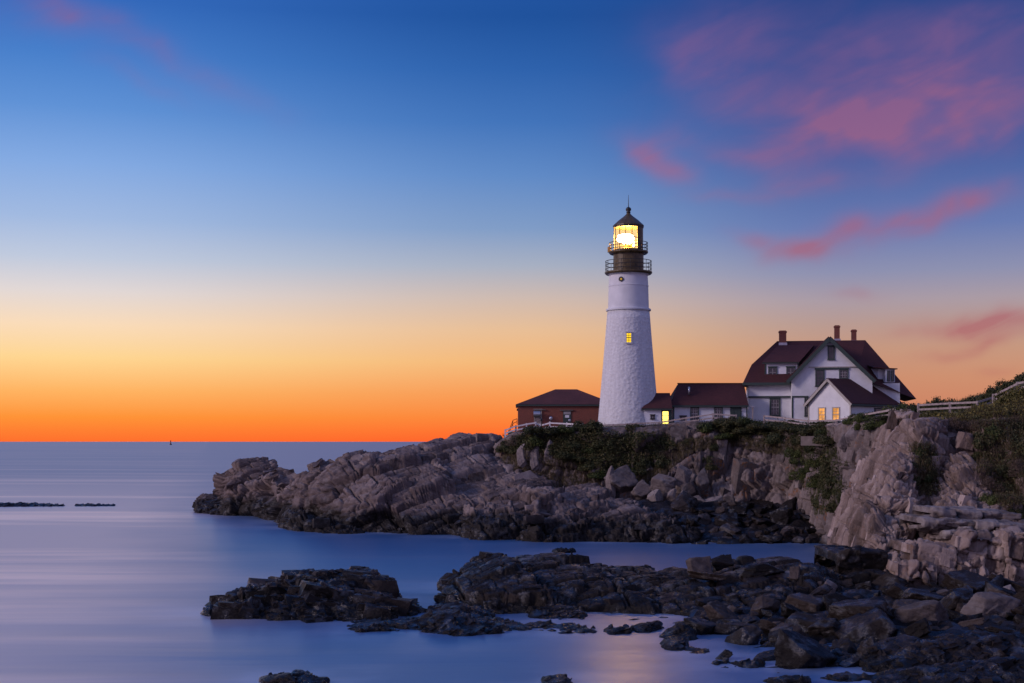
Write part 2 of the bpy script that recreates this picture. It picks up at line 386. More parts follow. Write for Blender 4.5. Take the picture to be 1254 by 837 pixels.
def bricks(V, n, seed, size, rot, inset=.4, jit=1.5, skip=(), zmin=-.4, top=None, out=.06, drop=0.0, flush=0.0):
    """jointed bedrock: a tiling of beds and joints, rotated to the strike; every block lying just under the surface is kept"""
    Rm = rotm(*rot); S = np.array(size, float); x, y = 627 + F * V[:, 0] / V[:, 1], 541 - F * (V[:, 2] - CH) / V[:, 1]
    ok = (V[:, 2] > zmin) & ((n * (np.array([0, 0, CH]) - V)).sum(1) > -3.0)
    for pl in skip: ok &= ~inside(x, y, pl)
    if not ok.any(): return None
    Vv, nv_ = V[ok], n[ok]; nl = nv_ @ Rm
    Q = ((Vv - nv_ * (inset * (np.abs(nl) * S).sum(1))[:, None]) @ Rm + np.stack([fbm(Vv, 9.0, 2, seed + i) for i in range(3)], 1) * .25 * S.min()) / S
    z0 = np.zeros(len(Q), np.int64)
    def bnd(i, j, k, sd): return i + (h32(i, j, k, sd) - .5) * .55
    def cell1(q, j, k, sd):
        i = np.floor(q).astype(np.int64); i = np.where(q < bnd(i, j, k, sd), i - 1, i); return np.where(q >= bnd(i + 1, j, k, sd), i + 1, i)
    k = cell1(Q[:, 2], z0, z0, seed + 1); oy = h32(k, z0, z0, seed + 4); j = cell1(Q[:, 1] + oy, k, z0, seed + 2)
    ox = h32(k, j, z0, seed + 5); i = cell1(Q[:, 0] + ox, j, k, seed + 3)
    u, first = np.unique(((i + 4000) * 8000 + j + 4000) * 8000 + k + 4000, return_index=True)
    i, j, k, oy, ox, z0, vi = i[first], j[first], k[first], oy[first], ox[first], z0[first], first
    a0, a1 = bnd(i, j, k, seed + 3) - ox, bnd(i + 1, j, k, seed + 3) - ox; b0, b1 = bnd(j, k, z0, seed + 2) - oy, bnd(j + 1, k, z0, seed + 2) - oy; c0, c1 = bnd(k, z0, z0, seed + 1), bnd(k + 1, z0, z0, seed + 1)
    ctr = (np.stack([a0 + a1, b0 + b1, c0 + c1], 1) / 2 * S) @ Rm.T; dim = np.stack([a1 - a0, b1 - b0, c1 - c0], 1) * S / 2 * .972
    rng = np.random.default_rng(seed); pos = []; dims = []; rots = []; topk = top[ok] if top is not None else None
    for q in range(len(i)):
        if rng.random() < drop: continue
        p = ctr[q] + nv_[vi[q]] * rng.normal() * out * S.mean(); Rq = Rm @ rotm(*(rng.normal(size=3) * jit))
        ext = (np.abs(nv_[vi[q]] @ Rq) * dim[q]).sum(); cur = ((p - Vv[vi[q]]) * nv_[vi[q]]).sum() + ext
        p = p + nv_[vi[q]] * ((ext * rng.uniform(.02, .34) ** 1.0 - cur) * flush)
        if top is not None: p[2] = min(p[2], topk[vi[q]] + .22 * S[2] - np.abs(Rq[2]) @ dim[q])
        pos.append(p); dims.append(dim[q]); rots.append(Rq)
    return chunks(pos, dims, rots, seed + 1, rough=.035, neat=True) if pos else None
def inside(x, y, poly):
    r = np.zeros(np.shape(x), bool); n = len(poly)
    for i in range(n):
        (x1, y1), (x2, y2) = poly[i], poly[(i + 1) % n]
        c = ((y1 > y) != (y2 > y)) & (x < (x2 - x1) * (y - y1) / ((y2 - y1) or 1e-9) + x1); r ^= c
    return r
def joint_cells(Pt, S, rot, seed):
    """bed and joint lattice: block key, distance to the nearest joint in metres, position inside the block -1..1, block rotation"""
    Rm = rotm(*rot); S = np.array(S, float); Q = (Pt @ Rm) / S; z0 = np.zeros(len(Q), np.int64)
    def bnd(i, j, k, sd): return i + (h32(i, j, k, sd) - .5) * .6
    def cell1(q, j, k, sd):
        i = np.floor(q).astype(np.int64); i = np.where(q < bnd(i, j, k, sd), i - 1, i); i = np.where(q >= bnd(i + 1, j, k, sd), i + 1, i)
        a, b = bnd(i, j, k, sd), bnd(i + 1, j, k, sd); return i, np.minimum(q - a, b - q), (q - a) / (b - a) * 2 - 1
    k, ez, lz = cell1(Q[:, 2], z0, z0, seed + 1); oy = h32(k, z0, z0, seed + 4); j, ey, ly = cell1(Q[:, 1] + oy, k, z0, seed + 2)
    ox = h32(k, j, z0, seed + 5); i, ex, lx = cell1(Q[:, 0] + ox, j, k, seed + 3)
    e = np.minimum(np.minimum(ex * S[0], ey * S[1]), ez * S[2])
    return ((i + 4000) * 8000 + j + 4000) * 8000 + k + 4000, e, np.stack([lx, ly, lz], 1), Rm
def joints_disp(V, n, octs, seed, edge):
    """continuous bedrock: every joint block stands a little in or out, tilts a little, and is parted from the next by a crack"""
    rn = np.zeros(len(V)); tw = 0; base = V.copy()
    for q, (S, rot, amp, tilt, crack, cw, wob) in enumerate(octs):
        W = base + np.stack([fbm(base, 5.0, 2, seed + 5 + i) for i in range(3)], 1) * wob
        key, e, L, Rm = joint_cells(W, S, rot, seed * 29 + q * 53); u, inv = np.unique(key, return_inverse=True); rng = np.random.default_rng(seed + q)
        off = rng.normal(size=len(u)) * .55; tl = rng.normal(size=(len(u), 3)) * tilt; rr = rng.random(len(u))
        deep = rng.uniform(.25, 1.3, len(u))[inv]
        d_ = amp * np.clip(off[inv] + (tl[inv] * L).sum(1), -1.4, 1.4) - crack * deep * np.exp(-(e / cw) ** 2)
        V = V + n * (d_ * edge)[:, None]; rn += rr[inv] * .8 ** q; tw += .8 ** q
    return V, rn / tw
def rock_sheet(name, G, res, mat, octs, seed=1, warp=0.5, joints=J_HEAD, topfade=None, clads=(), jd=None, parent=None):
    """G: (rows top to bottom, columns left to right, 3)"""
    S = resample(G, res); nv, nu = S.shape[:2]; B = blur(S, 6)
    n = np.cross(np.gradient(B, axis=0), np.gradient(B, axis=1)); n /= np.maximum(np.linalg.norm(n, axis=2, keepdims=True), 1e-6)
    n = blur(n, 8); n /= np.maximum(np.linalg.norm(n, axis=2, keepdims=True), 1e-6)
    edge = np.ones((nv, nu))
    if topfade:
        cs = np.concatenate([[0], np.cumsum(np.linalg.norm(np.diff(S, axis=0), axis=2).mean(1))]); edge *= np.clip((cs - topfade[0]) / topfade[1], .12, 1)[:, None]
    edge *= np.clip(np.minimum(np.arange(nu), np.arange(nu)[::-1]) * res / 1.5, .15, 1)[None, :]; edge = edge.ravel(); V = S.reshape(-1, 3).copy(); n = n.reshape(-1, 3)
    V = V + n * (fbm(V, 6.0, 2, seed) * warp * edge)[:, None]
    V, rn = facets(V, n, octs, seed, joints, edge=edge, shape=(nv, nu))
    if jd: V, rn = joints_disp(V, n, jd, seed, edge)
    V = V + n * (fbm(V, 0.5, 3, seed + 9) * .03)[:, None]
    VV, FF, BB = [V], [grid_faces(nv, nu)], [rn]; k = len(V); SHORE.append(V[np.abs(V[:, 2]) < .2][::12, :2])
    nn = np.cross(np.gradient(V.reshape(nv, nu, 3), axis=0), np.gradient(V.reshape(nv, nu, 3), axis=1)); nn = blur(nn, 5).reshape(-1, 3); nn /= np.maximum(np.linalg.norm(nn, axis=1, keepdims=True), 1e-6)
    g3_ = V.reshape(nv, nu, 3)[:, :, 2].max(0); w5 = max(1, int(.5 / res)); g3_ = np.array([g3_[max(0, i - w5):i + w5 + 1].min() for i in range(nu)]); top = np.tile(g3_, nv)
    for q, c in enumerate(clads):
        r = (bricks if 'inset' in c else clad)(V, nn, seed * 13 + q * 7, top=top, **c)
        if r is None: continue
        VV.append(r[0]); FF.append(r[1] + k); BB.append(r[2]); k += len(r[0])
    return mesh_np(name, np.concatenate(VV), np.concatenate(FF), mat, attrs={'block': np.concatenate(BB)}, parent=parent), V, n

# ------------------------------------------------------------------ materials
def mat_new(name):
    m = bpy.data.materials.new(name); m.use_nodes = True; t = NT(m.node_tree); t.n.clear()
    out = t.new('ShaderNodeOutputMaterial'); b = t.new('ShaderNodeBsdfPrincipled'); t.l.new(b.outputs[0], out.inputs[0])
    b.inputs['Specular IOR Level'].default_value = 0.35
    return m, t, b, out
def plain(name, col, rough=0.7, metal=0.0, var=0.12, scale=3.0, bump=0.15, bscale=30, emit=None, es=0.0):
    m, t, b, _ = mat_new(name)
    g = t.new('ShaderNodeNewGeometry'); n = t.noise(g.outputs['Position'], scale, 5, 0.6)
    lo = tuple(c * (1 - var * 1.6) for c in col[:3]) + (1,); hi = tuple(min(1, c * (1 + var)) for c in col[:3]) + (1,)
    t.l.new(t.ramp(n, [(0.3, lo), (0.7, hi)]), b.inputs['Base Color'])
    b.inputs['Roughness'].default_value = rough; b.inputs['Metallic'].default_value = metal
    if bump: t.l.new(t.bump(t.noise(g.outputs['Position'], bscale, 4), bump, 0.02), b.inputs['Normal'])
    if emit: b.inputs['Emission Color'].default_value = emit; b.inputs['Emission Strength'].default_value = es
    return m
def rock_mat(name, dark, mid, light, tide=1.2, tide_col=(0.012, 0.010, 0.009, 1), lichen=0.0, rot=(0, 0, 0), sscale=(0.5, 0.5, 6.0), rough=0.85, wet=0.4, spec=0.3, bstr=0.7):
    m, t, b, _ = mat_new(name)
    g = t.new('ShaderNodeNewGeometry'); pos = g.outputs['Position']
    at = t.new('ShaderNodeAttribute', attribute_name='block'); blk = at.outputs['Fac']
    n1 = t.noise(pos, 0.35, 6, 0.62); n2 = t.noise(pos, 2.6, 6, 0.7)
    prot = t.mapping(pos, rot=rot); st = t.noise(t.mapping(prot, scale=sscale), 1.0, 6, 0.65, 0.4)
    v = t.m('ADD', t.m('ADD', t.m('MULTIPLY', n1, 0.30), t.m('MULTIPLY', n2, 0.26)), t.m('ADD', t.m('MULTIPLY', st, 0.34), t.m('MULTIPLY', blk, 0.40)))
    col = t.ramp(v, [(0.40, dark), (0.62, mid), (0.84, light)])
    # pale quartz veins following the bedding
    vein = t.ss(t.noise(t.mapping(prot, scale=(sscale[0] * 1.5, sscale[1] * 1.5, sscale[2] * 1.6), loc=(5, 3, 1)), 1.0, 3, 0.5), 0.68, 0.76)
    col = t.mix(t.m('MULTIPLY', vein, 0.35), col, (min(1, light[0] * 1.5), min(1, light[1] * 1.45), min(1, light[2] * 1.4), 1))
    if lichen:
        lm = t.m('MULTIPLY', t.ss(t.noise(pos, 0.5, 5, 0.65), 0.56, 0.66), t.ss(t.noise(pos, 4, 4), 0.42, 0.6))
        col = t.mix(t.m('MULTIPLY', lm, lichen), col, (0.22, 0.085, 0.02, 1))
    sx = t.new('ShaderNodeSeparateXYZ'); t.l.new(pos, sx.inputs[0])
    zt = t.m('ADD', sx.outputs[2], t.m('MULTIPLY', t.m('SUBTRACT', t.noise(pos, 0.25, 5, 0.65), 0.5), -3.0))
    tm = t.ss(zt, tide + 0.55, tide - 0.75)       # weed and algae stain up to the tide line
    tcol = t.ramp(t.noise(pos, 1.5, 5, 0.7), [(0.3, tide_col), (0.7, tuple(min(1, c * 2.6) for c in tide_col[:3]) + (1,))])
    t.l.new(t.mix(tm, col, tcol), b.inputs['Base Color'])
    rr = t.m('ADD', t.m('MULTIPLY', tm, wet - rough), rough)
    rr = t.m('ADD', rr, t.m('MULTIPLY', t.m('SUBTRACT', n2, 0.5), 0.3))
    shine = t.ss(t.noise(pos, 1.1, 4, 0.6), 0.50, 0.64)
    t.l.new(t.m('SUBTRACT', rr, t.m('MULTIPLY', shine, spec * .45)), b.inputs['Roughness'])
    t.l.new(t.m('ADD', spec * .35, t.m('MULTIPLY', shine, spec * 1.6)), b.inputs['Specular IOR Level'])
    h = t.m('ADD', t.m('MULTIPLY', st, 0.7), t.m('ADD', t.m('MULTIPLY', n2, 0.6), t.m('MULTIPLY', t.noise(pos, 9, 5, 0.7), 0.3)))
    t.l.new(t.bump(h, bstr, 0.25), b.inputs['Normal'])
    return m
def k4(r, g, b): return (r, g, b, 1)
RK_HEAD = rock_mat('headland_rock', k4(.036, .026, .024), k4(.125, .094, .086), k4(.235, .188, .172), tide=2.3, lichen=0.0, rot=(R(12), R(-20), 0), sscale=(0.35, 0.6, 3.5), wet=0.55)
RK_CLIFF = rock_mat('cliff_rock', k4(.036, .028, .025), k4(.128, .101, .091), k4(.235, .190, .172), tide=0.8, lichen=0.7, rot=(0, R(78), R(10)), sscale=(0.5, 0.5, 3.0))
RK_NEAR = rock_mat('near_cliff_rock', k4(.055, .039, .031), k4(.195, .143, .12), k4(.37, .29, .25), tide=0.9, lichen=0.22, rot=(R(8), R(80), 0), sscale=(0.5, 0.5, 3.2))
RK_SLAB = rock_mat('slab_rock', k4(.05, .04, .037), k4(.15, .12, .11), k4(.27, .23, .21), tide=1.3, lichen=0.15, rot=(0, R(-10), 0), sscale=(0.4, 0.5, 4))
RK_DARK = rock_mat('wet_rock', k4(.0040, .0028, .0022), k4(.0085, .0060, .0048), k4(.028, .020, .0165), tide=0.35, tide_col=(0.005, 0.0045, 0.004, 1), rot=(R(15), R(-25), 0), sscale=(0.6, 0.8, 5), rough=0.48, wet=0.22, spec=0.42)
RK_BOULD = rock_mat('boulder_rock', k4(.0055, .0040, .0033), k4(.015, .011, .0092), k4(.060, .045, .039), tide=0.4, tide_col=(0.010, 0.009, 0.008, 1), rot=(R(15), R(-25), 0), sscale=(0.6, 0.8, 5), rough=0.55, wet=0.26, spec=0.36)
RK_PALE = rock_mat('pale_boulder_rock', k4(.06, .048, .045), k4(.14, .115, .108), k4(.24, .20, .185), tide=-2, rot=(R(15), R(-25), 0), sscale=(0.6, 0.8, 5))
def soil_mat():
    m, t, b, _ = mat_new('turf'); g = t.new('ShaderNodeNewGeometry')
    t.l.new(t.ramp(t.noise(g.outputs['Position'], 0.8, 6, 0.7), [(0.3, k4(.020, .026, .010)), (0.5, k4(.045, .045, .018)), (0.7, k4(.08, .06, .03))]), b.inputs['Base Color'])
    t.l.new(t.bump(t.noise(g.outputs['Position'], 6, 6), 0.8, 0.2), b.inputs['Normal']); b.inputs['Roughness'].default_value = 0.95
    return m
TURF = soil_mat()
def leaf_mat(name, cols, trans=0.15):
    m, t, b, _ = mat_new(name)
    g = t.new('ShaderNodeNewGeometry'); oi = t.new('ShaderNodeObjectInfo')
    f = t.m('ADD', t.m('MULTIPLY', g.outputs['Random Per Island'], 0.6), t.m('ADD', t.m('MULTIPLY', oi.outputs['Random'], 0.25), t.m('MULTIPLY', t.noise(g.outputs['Position'], 0.9, 3), 0.3)))
    n = len(cols)
    t.l.new(t.ramp(f, [(0.15 + 0.75 * i / (n - 1), c) for i, c in enumerate(cols)]), b.inputs['Base Color'])
    b.inputs['Roughness'].default_value = 0.7; b.inputs['Specular IOR Level'].default_value = 0.2
    return m
LEAF_DARK = leaf_mat('dark_leaves', [k4(.010, .014, .007), k4(.028, .036, .013), k4(.060, .064, .022), k4(.095, .075, .032)])
LEAF_GREEN = leaf_mat('green_leaves', [k4(.020, .030, .010), k4(.045, .060, .016), k4(.085, .095, .024)])
LEAF_GOLD = leaf_mat('golden_leaves', [k4(.035, .040, .012), k4(.095, .085, .022), k4(.17, .13, .03)])
LEAF_BROWN = leaf_mat('dry_twigs', [k4(.035, .022, .016), k4(.075, .05, .035), k4(.13, .09, .065)])
TWIG = plain('twig_bark', (.06, .045, .035), 0.9)

WHITE = plain('white_clapboard', (.68, .68, .70), 0.75, var=0.05, scale=1.5)
def siding():
    m, t, b, _ = mat_new('white_siding'); g = t.new('ShaderNodeNewGeometry'); sx = t.new('ShaderNodeSeparateXYZ'); t.l.new(g.outputs['Position'], sx.inputs[0])
    n = t.noise(g.outputs['Position'], 1.2, 5, 0.6)
    t.l.new(t.ramp(n, [(0.3, k4(.60, .60, .61)), (0.7, k4(.71, .71, .72))]), b.inputs['Base Color'])
    t.l.new(t.bump(t.m('FRACT', t.m('MULTIPLY', sx.outputs[2], 6.5)), 0.5, 0.03), b.inputs['Normal']); b.inputs['Roughness'].default_value = 0.7
    return m
SIDING = siding()
def tower_paint():
    m, t, b, _ = mat_new('whitewashed_rubble'); g = t.new('ShaderNodeNewGeometry'); p = g.outputs['Position']
    v = t.new('ShaderNodeTexVoronoi'); t.l.new(t.mapping(p, scale=(1, 1, 1.15)), v.inputs['Vector']); v.inputs['Scale'].default_value = 2.7
    n = t.noise(p, 5, 5, 0.6); sx = t.new('ShaderNodeSeparateXYZ'); t.l.new(p, sx.inputs[0])
    drip = t.noise(t.mapping(p, scale=(3, 3, .12)), 1, 5, 0.6)
    t.l.new(t.ramp(t.m('ADD', t.m('MULTIPLY', n, .5), t.m('MULTIPLY', drip, .5)), [(0.3, k4(.46, .45, .45)), (0.62, k4(.62, .62, .62))]), b.inputs['Base Color'])
    h = t.m('ADD', t.m('MULTIPLY', v.outputs['Distance'], 0.8), t.m('MULTIPLY', n, 0.5)); h = t.m('MULTIPLY', h, t.ss(sx.outputs[2], 23.6, 22.9))
    t.l.new(t.bump(h, 0.55, 0.13), b.inputs['Normal']); b.inputs['Roughness'].default_value = 0.75
    return m
TOWER = tower_paint()
TOWER_SMOOTH = plain('white_plaster', (.58, .58, .59), 0.7, var=0.07, scale=0.8, bump=0.2, bscale=8)
IRON = plain('black_iron', (.016, .015, .014), 0.45, metal=0.0, var=0.3)
IRON_GLOW = plain('glow_tinted_iron', (.085, .058, .022), 0.4, var=0.3)  # black ironwork with the lamp's golden glow painted into its colour
GREEN = plain('green_trim', (.040, .058, .050), 0.6, var=0.1)
def roof_mat(name, c):
    m, t, b, _ = mat_new(name); g = t.new('ShaderNodeNewGeometry'); p = g.outputs['Position']; sx = t.new('ShaderNodeSeparateXYZ'); t.l.new(p, sx.inputs[0])
    n = t.noise(t.mapping(p, scale=(3, 3, 9)), 1, 5, 0.7); n2 = t.noise(p, 0.5, 4)
    t.l.new(t.ramp(t.m('ADD', t.m('MULTIPLY', n, .6), t.m('MULTIPLY', n2, .4)), [(0.3, tuple(x * .6 for x in c) + (1,)), (0.7, tuple(x * 1.35 for x in c) + (1,))]), b.inputs['Base Color'])
    t.l.new(t.bump(t.m('ADD', t.m('FRACT', t.m('MULTIPLY', sx.outputs[2], 5.0)), n), 0.5, 0.04), b.inputs['Normal']); b.inputs['Roughness'].default_value = 0.85
    return m
ROOF = roof_mat('red_shingles', (.060, .017, .016))
ROOF2 = roof_mat('brick_house_shingles', (.085, .028, .023))
def brick():
    m, t, b, _ = mat_new('red_brick'); g = t.new('ShaderNodeNewGeometry'); br = t.new('ShaderNodeTexBrick')
    t.l.new(t.mapping(g.outputs['Position'], rot=(R(90), 0, 0)), br.inputs['Vector']); br.inputs['Scale'].default_value = 4.0
    br.inputs['Color1'].default_value = k4(.27, .075, .045); br.inputs['Color2'].default_value = k4(.19, .055, .036); br.inputs['Mortar'].default_value = k4(.20, .13, .10)
    br.inputs['Mortar Size'].default_value = 0.012
    n = t.noise(g.outputs['Position'], 1.0, 5)
    t.l.new(t.mix(t.m('MULTIPLY', n, 0.6), br.outputs['Color'], k4(.12, .045, .035)), b.inputs['Base Color']); b.inputs['Roughness'].default_value = 0.85
    return m
BRICK = brick()
GLASS = plain('dark_window_glass', (.030, .030, .036), 0.08, var=0.2, bump=0)
GLASS.node_tree.nodes['Principled BSDF'].inputs['Specular IOR Level'].default_value = 0.8
SASH = plain('pale_sash', (.30, .28, .28), 0.6)
TRIMW = plain('tan_trim', (.36, .33, .29), 0.6)
WOOD = plain('weathered_wood', (.33, .27, .25), 0.85, var=0.25, scale=6)
WOODW = plain('whitened_wood', (.62, .58, .57), 0.8, var=0.1)
CONC = plain('concrete', (.125, .10, .088), 0.9, var=0.25, scale=1.2)
PATHM = plain('pale_gravel', (.36, .30, .28), 0.95, var=0.15)
METAL = plain('dull_steel', (.42, .42, .44), 0.35, metal=0.8, var=0.1)
def emit(name, c, s, pat=None):
    m = bpy.data.materials.new(name); m.use_nodes = True; t = NT(m.node_tree); t.n.clear()
    o = t.new('ShaderNodeOutputMaterial'); e = t.new('ShaderNodeEmission'); t.l.new(e.outputs[0], o.inputs[0])
    e.inputs[1].default_value = s
    if pat:
        g = t.new('ShaderNodeNewGeometry'); n = t.noise(g.outputs['Position'], pat, 3)
        t.l.new(t.ramp(n, [(0.35, tuple(x * .55 for x in c[:3]) + (1,)), (0.65, c)]), e.inputs[0])
    else: e.inputs[0].default_value = c
    return m
LIT_TOWER = emit('lit_tower_glass', k4(1.0, .62, .03), 1.3)
LIT_DIM = emit('dim_porthole_glass', k4(.9, .50, .06), 0.55)
LIT_DOOR = emit('lit_doorway', k4(1.0, .70, .13), 2.4)
LIT_ROOM = emit('lit_room_glass', k4(1.0, .42, .10), 1.15, 2.2)
LAMP = emit('beacon_lamp', k4(1.0, .58, .16), 520.0)
def lantern_glass():
    m = bpy.data.materials.new('lantern_glass'); m.use_nodes = True; t = NT(m.node_tree); t.n.clear()
    o = t.new('ShaderNodeOutputMaterial'); a = t.new('ShaderNodeBsdfTransparent'); gl = t.new('ShaderNodeBsdfGlossy'); gl.inputs['Roughness'].default_value = 0.05
    mx = t.new('ShaderNodeMixShader'); mx.inputs[0].default_value = 0.10
    t.l.new(a.outputs[0], mx.inputs[1]); t.l.new(gl.outputs[0], mx.inputs[2]); t.l.new(mx.outputs[0], o.inputs[0])
    a.inputs[0].default_value = k4(1.0, .88, .62)
    em = t.new('ShaderNodeEmission'); em.inputs[0].default_value = k4(1.0, .55, .12); em.inputs[1].default_value = 0.42  # panes emit amber themselves, added to show the lamp's glow in the glass
    ad = t.new('ShaderNodeAddShader'); t.l.new(mx.outputs[0], ad.inputs[0]); t.l.new(em.outputs[0], ad.inputs[1]); t.l.new(ad.outputs[0], o.inputs[0])
    return m
LGLASS = lantern_glass()
BRASS = plain('brass', (.55, .33, .10), 0.35, metal=0.6)

# ------------------------------------------------------------------ sea
def sea_mat():
    m, t, b, _ = mat_new('sea_water'); g = t.new('ShaderNodeNewGeometry'); p = g.outputs['Position']
    swell = t.noise(t.mapping(t.mapping(p, rot=(0, 0, R(7))), scale=(.005, .045, 1)), 1, 5, 0.5, 0.5)
    fine = t.noise(t.mapping(t.mapping(p, rot=(0, 0, R(-4))), scale=(.03, .3, 1)), 1, 4, 0.5)
    foam = t.ss(t.m('ADD', t.m('MULTIPLY', swell, .8), t.m('MULTIPLY', fine, .2)), 0.46, 0.64)
    sx = t.new('ShaderNodeSeparateXYZ'); t.l.new(p, sx.inputs[0])
    # milky and blue water: the headland's reflection edge is painted into the colour
    refl_edge = t.m('ADD', t.m('ADD', sx.outputs[0], t.m('MULTIPLY', sx.outputs[1], 0.225)), t.m('MULTIPLY', t.m('SUBTRACT', t.noise(p, .05, 3), .5), 14))
    milky_refl = t.m('MULTIPLY', t.ss(refl_edge, 6, -12), t.ss(sx.outputs[1], 430, 120))  # distance fade puts the darker horizon reflection into the colour too
    f = t.m('ADD', t.m('MULTIPLY', milky_refl, .52), t.m('MULTIPLY', foam, t.m('ADD', t.m('MULTIPLY', milky_refl, .36), t.m('ADD', .04, t.m('MULTIPLY', t.ss(refl_edge, 6, -12), .20)))))
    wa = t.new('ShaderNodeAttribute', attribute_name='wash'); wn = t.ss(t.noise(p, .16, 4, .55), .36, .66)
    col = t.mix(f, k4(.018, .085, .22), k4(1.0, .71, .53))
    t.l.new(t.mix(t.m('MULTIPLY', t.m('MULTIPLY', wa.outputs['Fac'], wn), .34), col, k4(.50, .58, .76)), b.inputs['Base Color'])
    b.inputs['Roughness'].default_value = 0.33; b.inputs['IOR'].default_value = 1.6; b.inputs['Specular IOR Level'].default_value = 0.9
    t.l.new(t.bump(t.m('ADD', swell, t.m('MULTIPLY', fine, .35)), 0.12, 1.2), b.inputs['Normal'])
    return m
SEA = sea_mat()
# ------------------------------------------------------------------ rock masses
def Pn(px, py, D): return np.array([(px - 627) * D / F, D, CH - (py - 541) * D / F])
def WL(py): return F * CH / (py - 541)
def mound_rows(prof):
    """prof: (px, crest row, waterline row, depth of the crest behind the waterline).  Returns control grid, back bottom -> front bottom"""
    cols = []
    for i, (px, cp, wp, t) in enumerate(prof):
        D = WL(wp); cr = Pn(px, cp, D + t); zc = max(cr[2], 0.05); f = Pn(px, wp, D)
        at = lambda k, z: np.array([f[0] + (cr[0] - f[0]) * min(k, 1.0) + (px - 627) / F * max(0, k - 1) * t, D + t * k, z])
        cols.append([at(2.3, -1.2), at(2.1, 0.1), at(1.8, zc * .55), at(1.35, zc * .93), cr, at(.72, zc * .86), at(.40, zc * .62), at(.16, zc * .34), at(0.0, 0.0), at(-.10, -1.2)])
    end = lambda c: [np.array([p[0], p[1], -1.3]) for p in c]
    l, r = end(cols[0]), end(cols[-1])
    for p in l: p[0] -= 0.4
    for p in r: p[0] += 0.4
    return np.array([l] + cols + [r]).transpose(1, 0, 2)
def sea_rock(name, prof, mat, label=None, cat=None, group=None, kind=None, res=0.12, seed=1, octs=None, warp=0.25, amp=1.0, clads=None, jd=None):
    octs = octs or [((2.6 * amp ** .5, 2.0, 1.3), (10, -18, 20), .9, .14, .22 * amp, .10 * amp), ((1.0, .8, .55), (14, -22, 28), .75, .2, .10 * amp, .06 * amp), ((.42, .4, .24), (14, -22, 10), .6, .25, .035 * amp, .02 * amp)]
    if clads is None:
        k_ = .22 + .78 * amp; clads = [dict(spacing=.55 * k_, size=(.5 * k_, 1.3 * k_), asp=(1.5, 1.0, .65), rot=(10, -16, 20), jit=8, lift=.16, zmin=-.1), dict(spacing=.30 * k_, size=(.25 * k_, .6 * k_), asp=(1.3, 1.0, .6), rot=(10, -16, 20), jit=12, lift=.2, zmin=-.1, limit=500)]
    o, V, n = rock_sheet(name, mound_rows(prof), res, mat, octs, seed, warp, clads=clads, jd=jd)
    tag(o, label, cat, group, kind); return o, V, n

OCT_HEAD = [((7.5, 5.5, 4.6), (6, -16, 24), .92, .10, .55, .25), ((3.0, 2.4, 1.5), (8, -18, 20), .85, .14, .30, .16), ((1.3, 1.1, .62), (8, -18, 26), .75, .2, .12, .08), ((.55, .5, .28), (10, -20, 20), .6, .25, .045, .03)]
HEAD, HV, HN = sea_rock('headland', [
    (268, 604, 629, 6), (271, 575, 630, 8), (282, 565, 632, 9), (300, 563, 633, 10), (330, 566, 636, 10), (347, 570, 641, 9), (353, 576, 644, 9), (364, 569, 645, 9), (378, 560, 646, 10), (396, 556, 648, 11), (404, 560, 650, 9),
    (428, 549, 652, 12), (456, 547, 653, 13), (464, 552, 653, 12), (490, 545, 654, 18), (520, 539, 655, 21), (560, 539, 656, 23), (584, 543, 657, 24), (598, 545, 658, 24),
    (625, 560, 659, 20), (660, 588, 660, 14), (700, 600, 661, 11), (740, 606, 662, 9), (780, 616, 663, 8)],
    RK_HEAD, kind='structure', res=0.095, seed=4, octs=OCT_HEAD[:1], warp=0.15, clads=[
    dict(spacing=3.0, size=(.9, 2.6), asp=(1.3, 1.0, .7), rot=(-10, -17, 22), jit=3, lift=.10, zmin=-.1)], jd=[
    ((5.2, 4.0, 2.8), (-8, -13, 24), .50, .25, .60, .11, .25), ((2.0, 1.8, 1.05), (-8, -13, 24), .16, .28, .34, .075, .15), ((.8, .75, .36), (-8, -13, 24), .045, .35, .10, .045, .1)])
tag(HEAD, 'long grey jointed rock headland running out into the sea')
sea_rock('headland_tip', [(241, 616, 629, 4), (247, 606, 629, 6), (262, 608, 630, 6), (282, 622, 632, 4)], RK_HEAD, 'low dark rock block off the seaward tip of the headland', 'sea rock', seed=8, res=0.14)
for nm, pr, sd_, lb in [
    ('sea_rock', [(346, 640, 648, 3), (352, 622, 650, 5), (380, 626, 652, 5), (420, 634, 654, 4), (440, 646, 655, 2)], 11, 'dark stained foot rock along the headland waterline'),
    ('sea_rock', [(568, 650, 660, 3), (572, 625, 661, 6), (598, 616, 662, 8), (650, 622, 663, 7), (664, 640, 663, 4)], 12, 'squat dark block of rock at the foot of the headland'),
    ('sea_rock', [(652, 640, 663, 3), (656, 600, 664, 7), (690, 600, 664, 8), (730, 612, 664, 7), (775, 622, 664, 6), (815, 632, 665, 5), (850, 648, 666, 3)], 13, 'long dark rock wall along the cove below the shrub slope')]:
    sea_rock(nm, pr, RK_HEAD, lb, 'sea rock', seed=sd_, res=0.12, octs=[((4, 3, 3), (4, -10, 20), .9, .1, .4, .2), ((1.5, 1.3, 1.1), (6, -12, 22), .8, .16, .18, .1), ((.5, .5, .4), (10, -20, 20), .6, .25, .05, .04)], warp=0.35, clads=[dict(spacing=1.6, size=(.5, 1.4), asp=(1.2, 1, .8), rot=(-6, -6, 20), jit=4, lift=.12)], jd=[((3.4, 2.6, 2.6), (-6, -6, 20), .38, .25, .55, .09, .2), ((1.4, 1.2, .9), (-6, -6, 20), .10, .28, .26, .06, .12), ((.5, .5, .35), (-6, -6, 20), .045, .4, .08, .05, .15)])
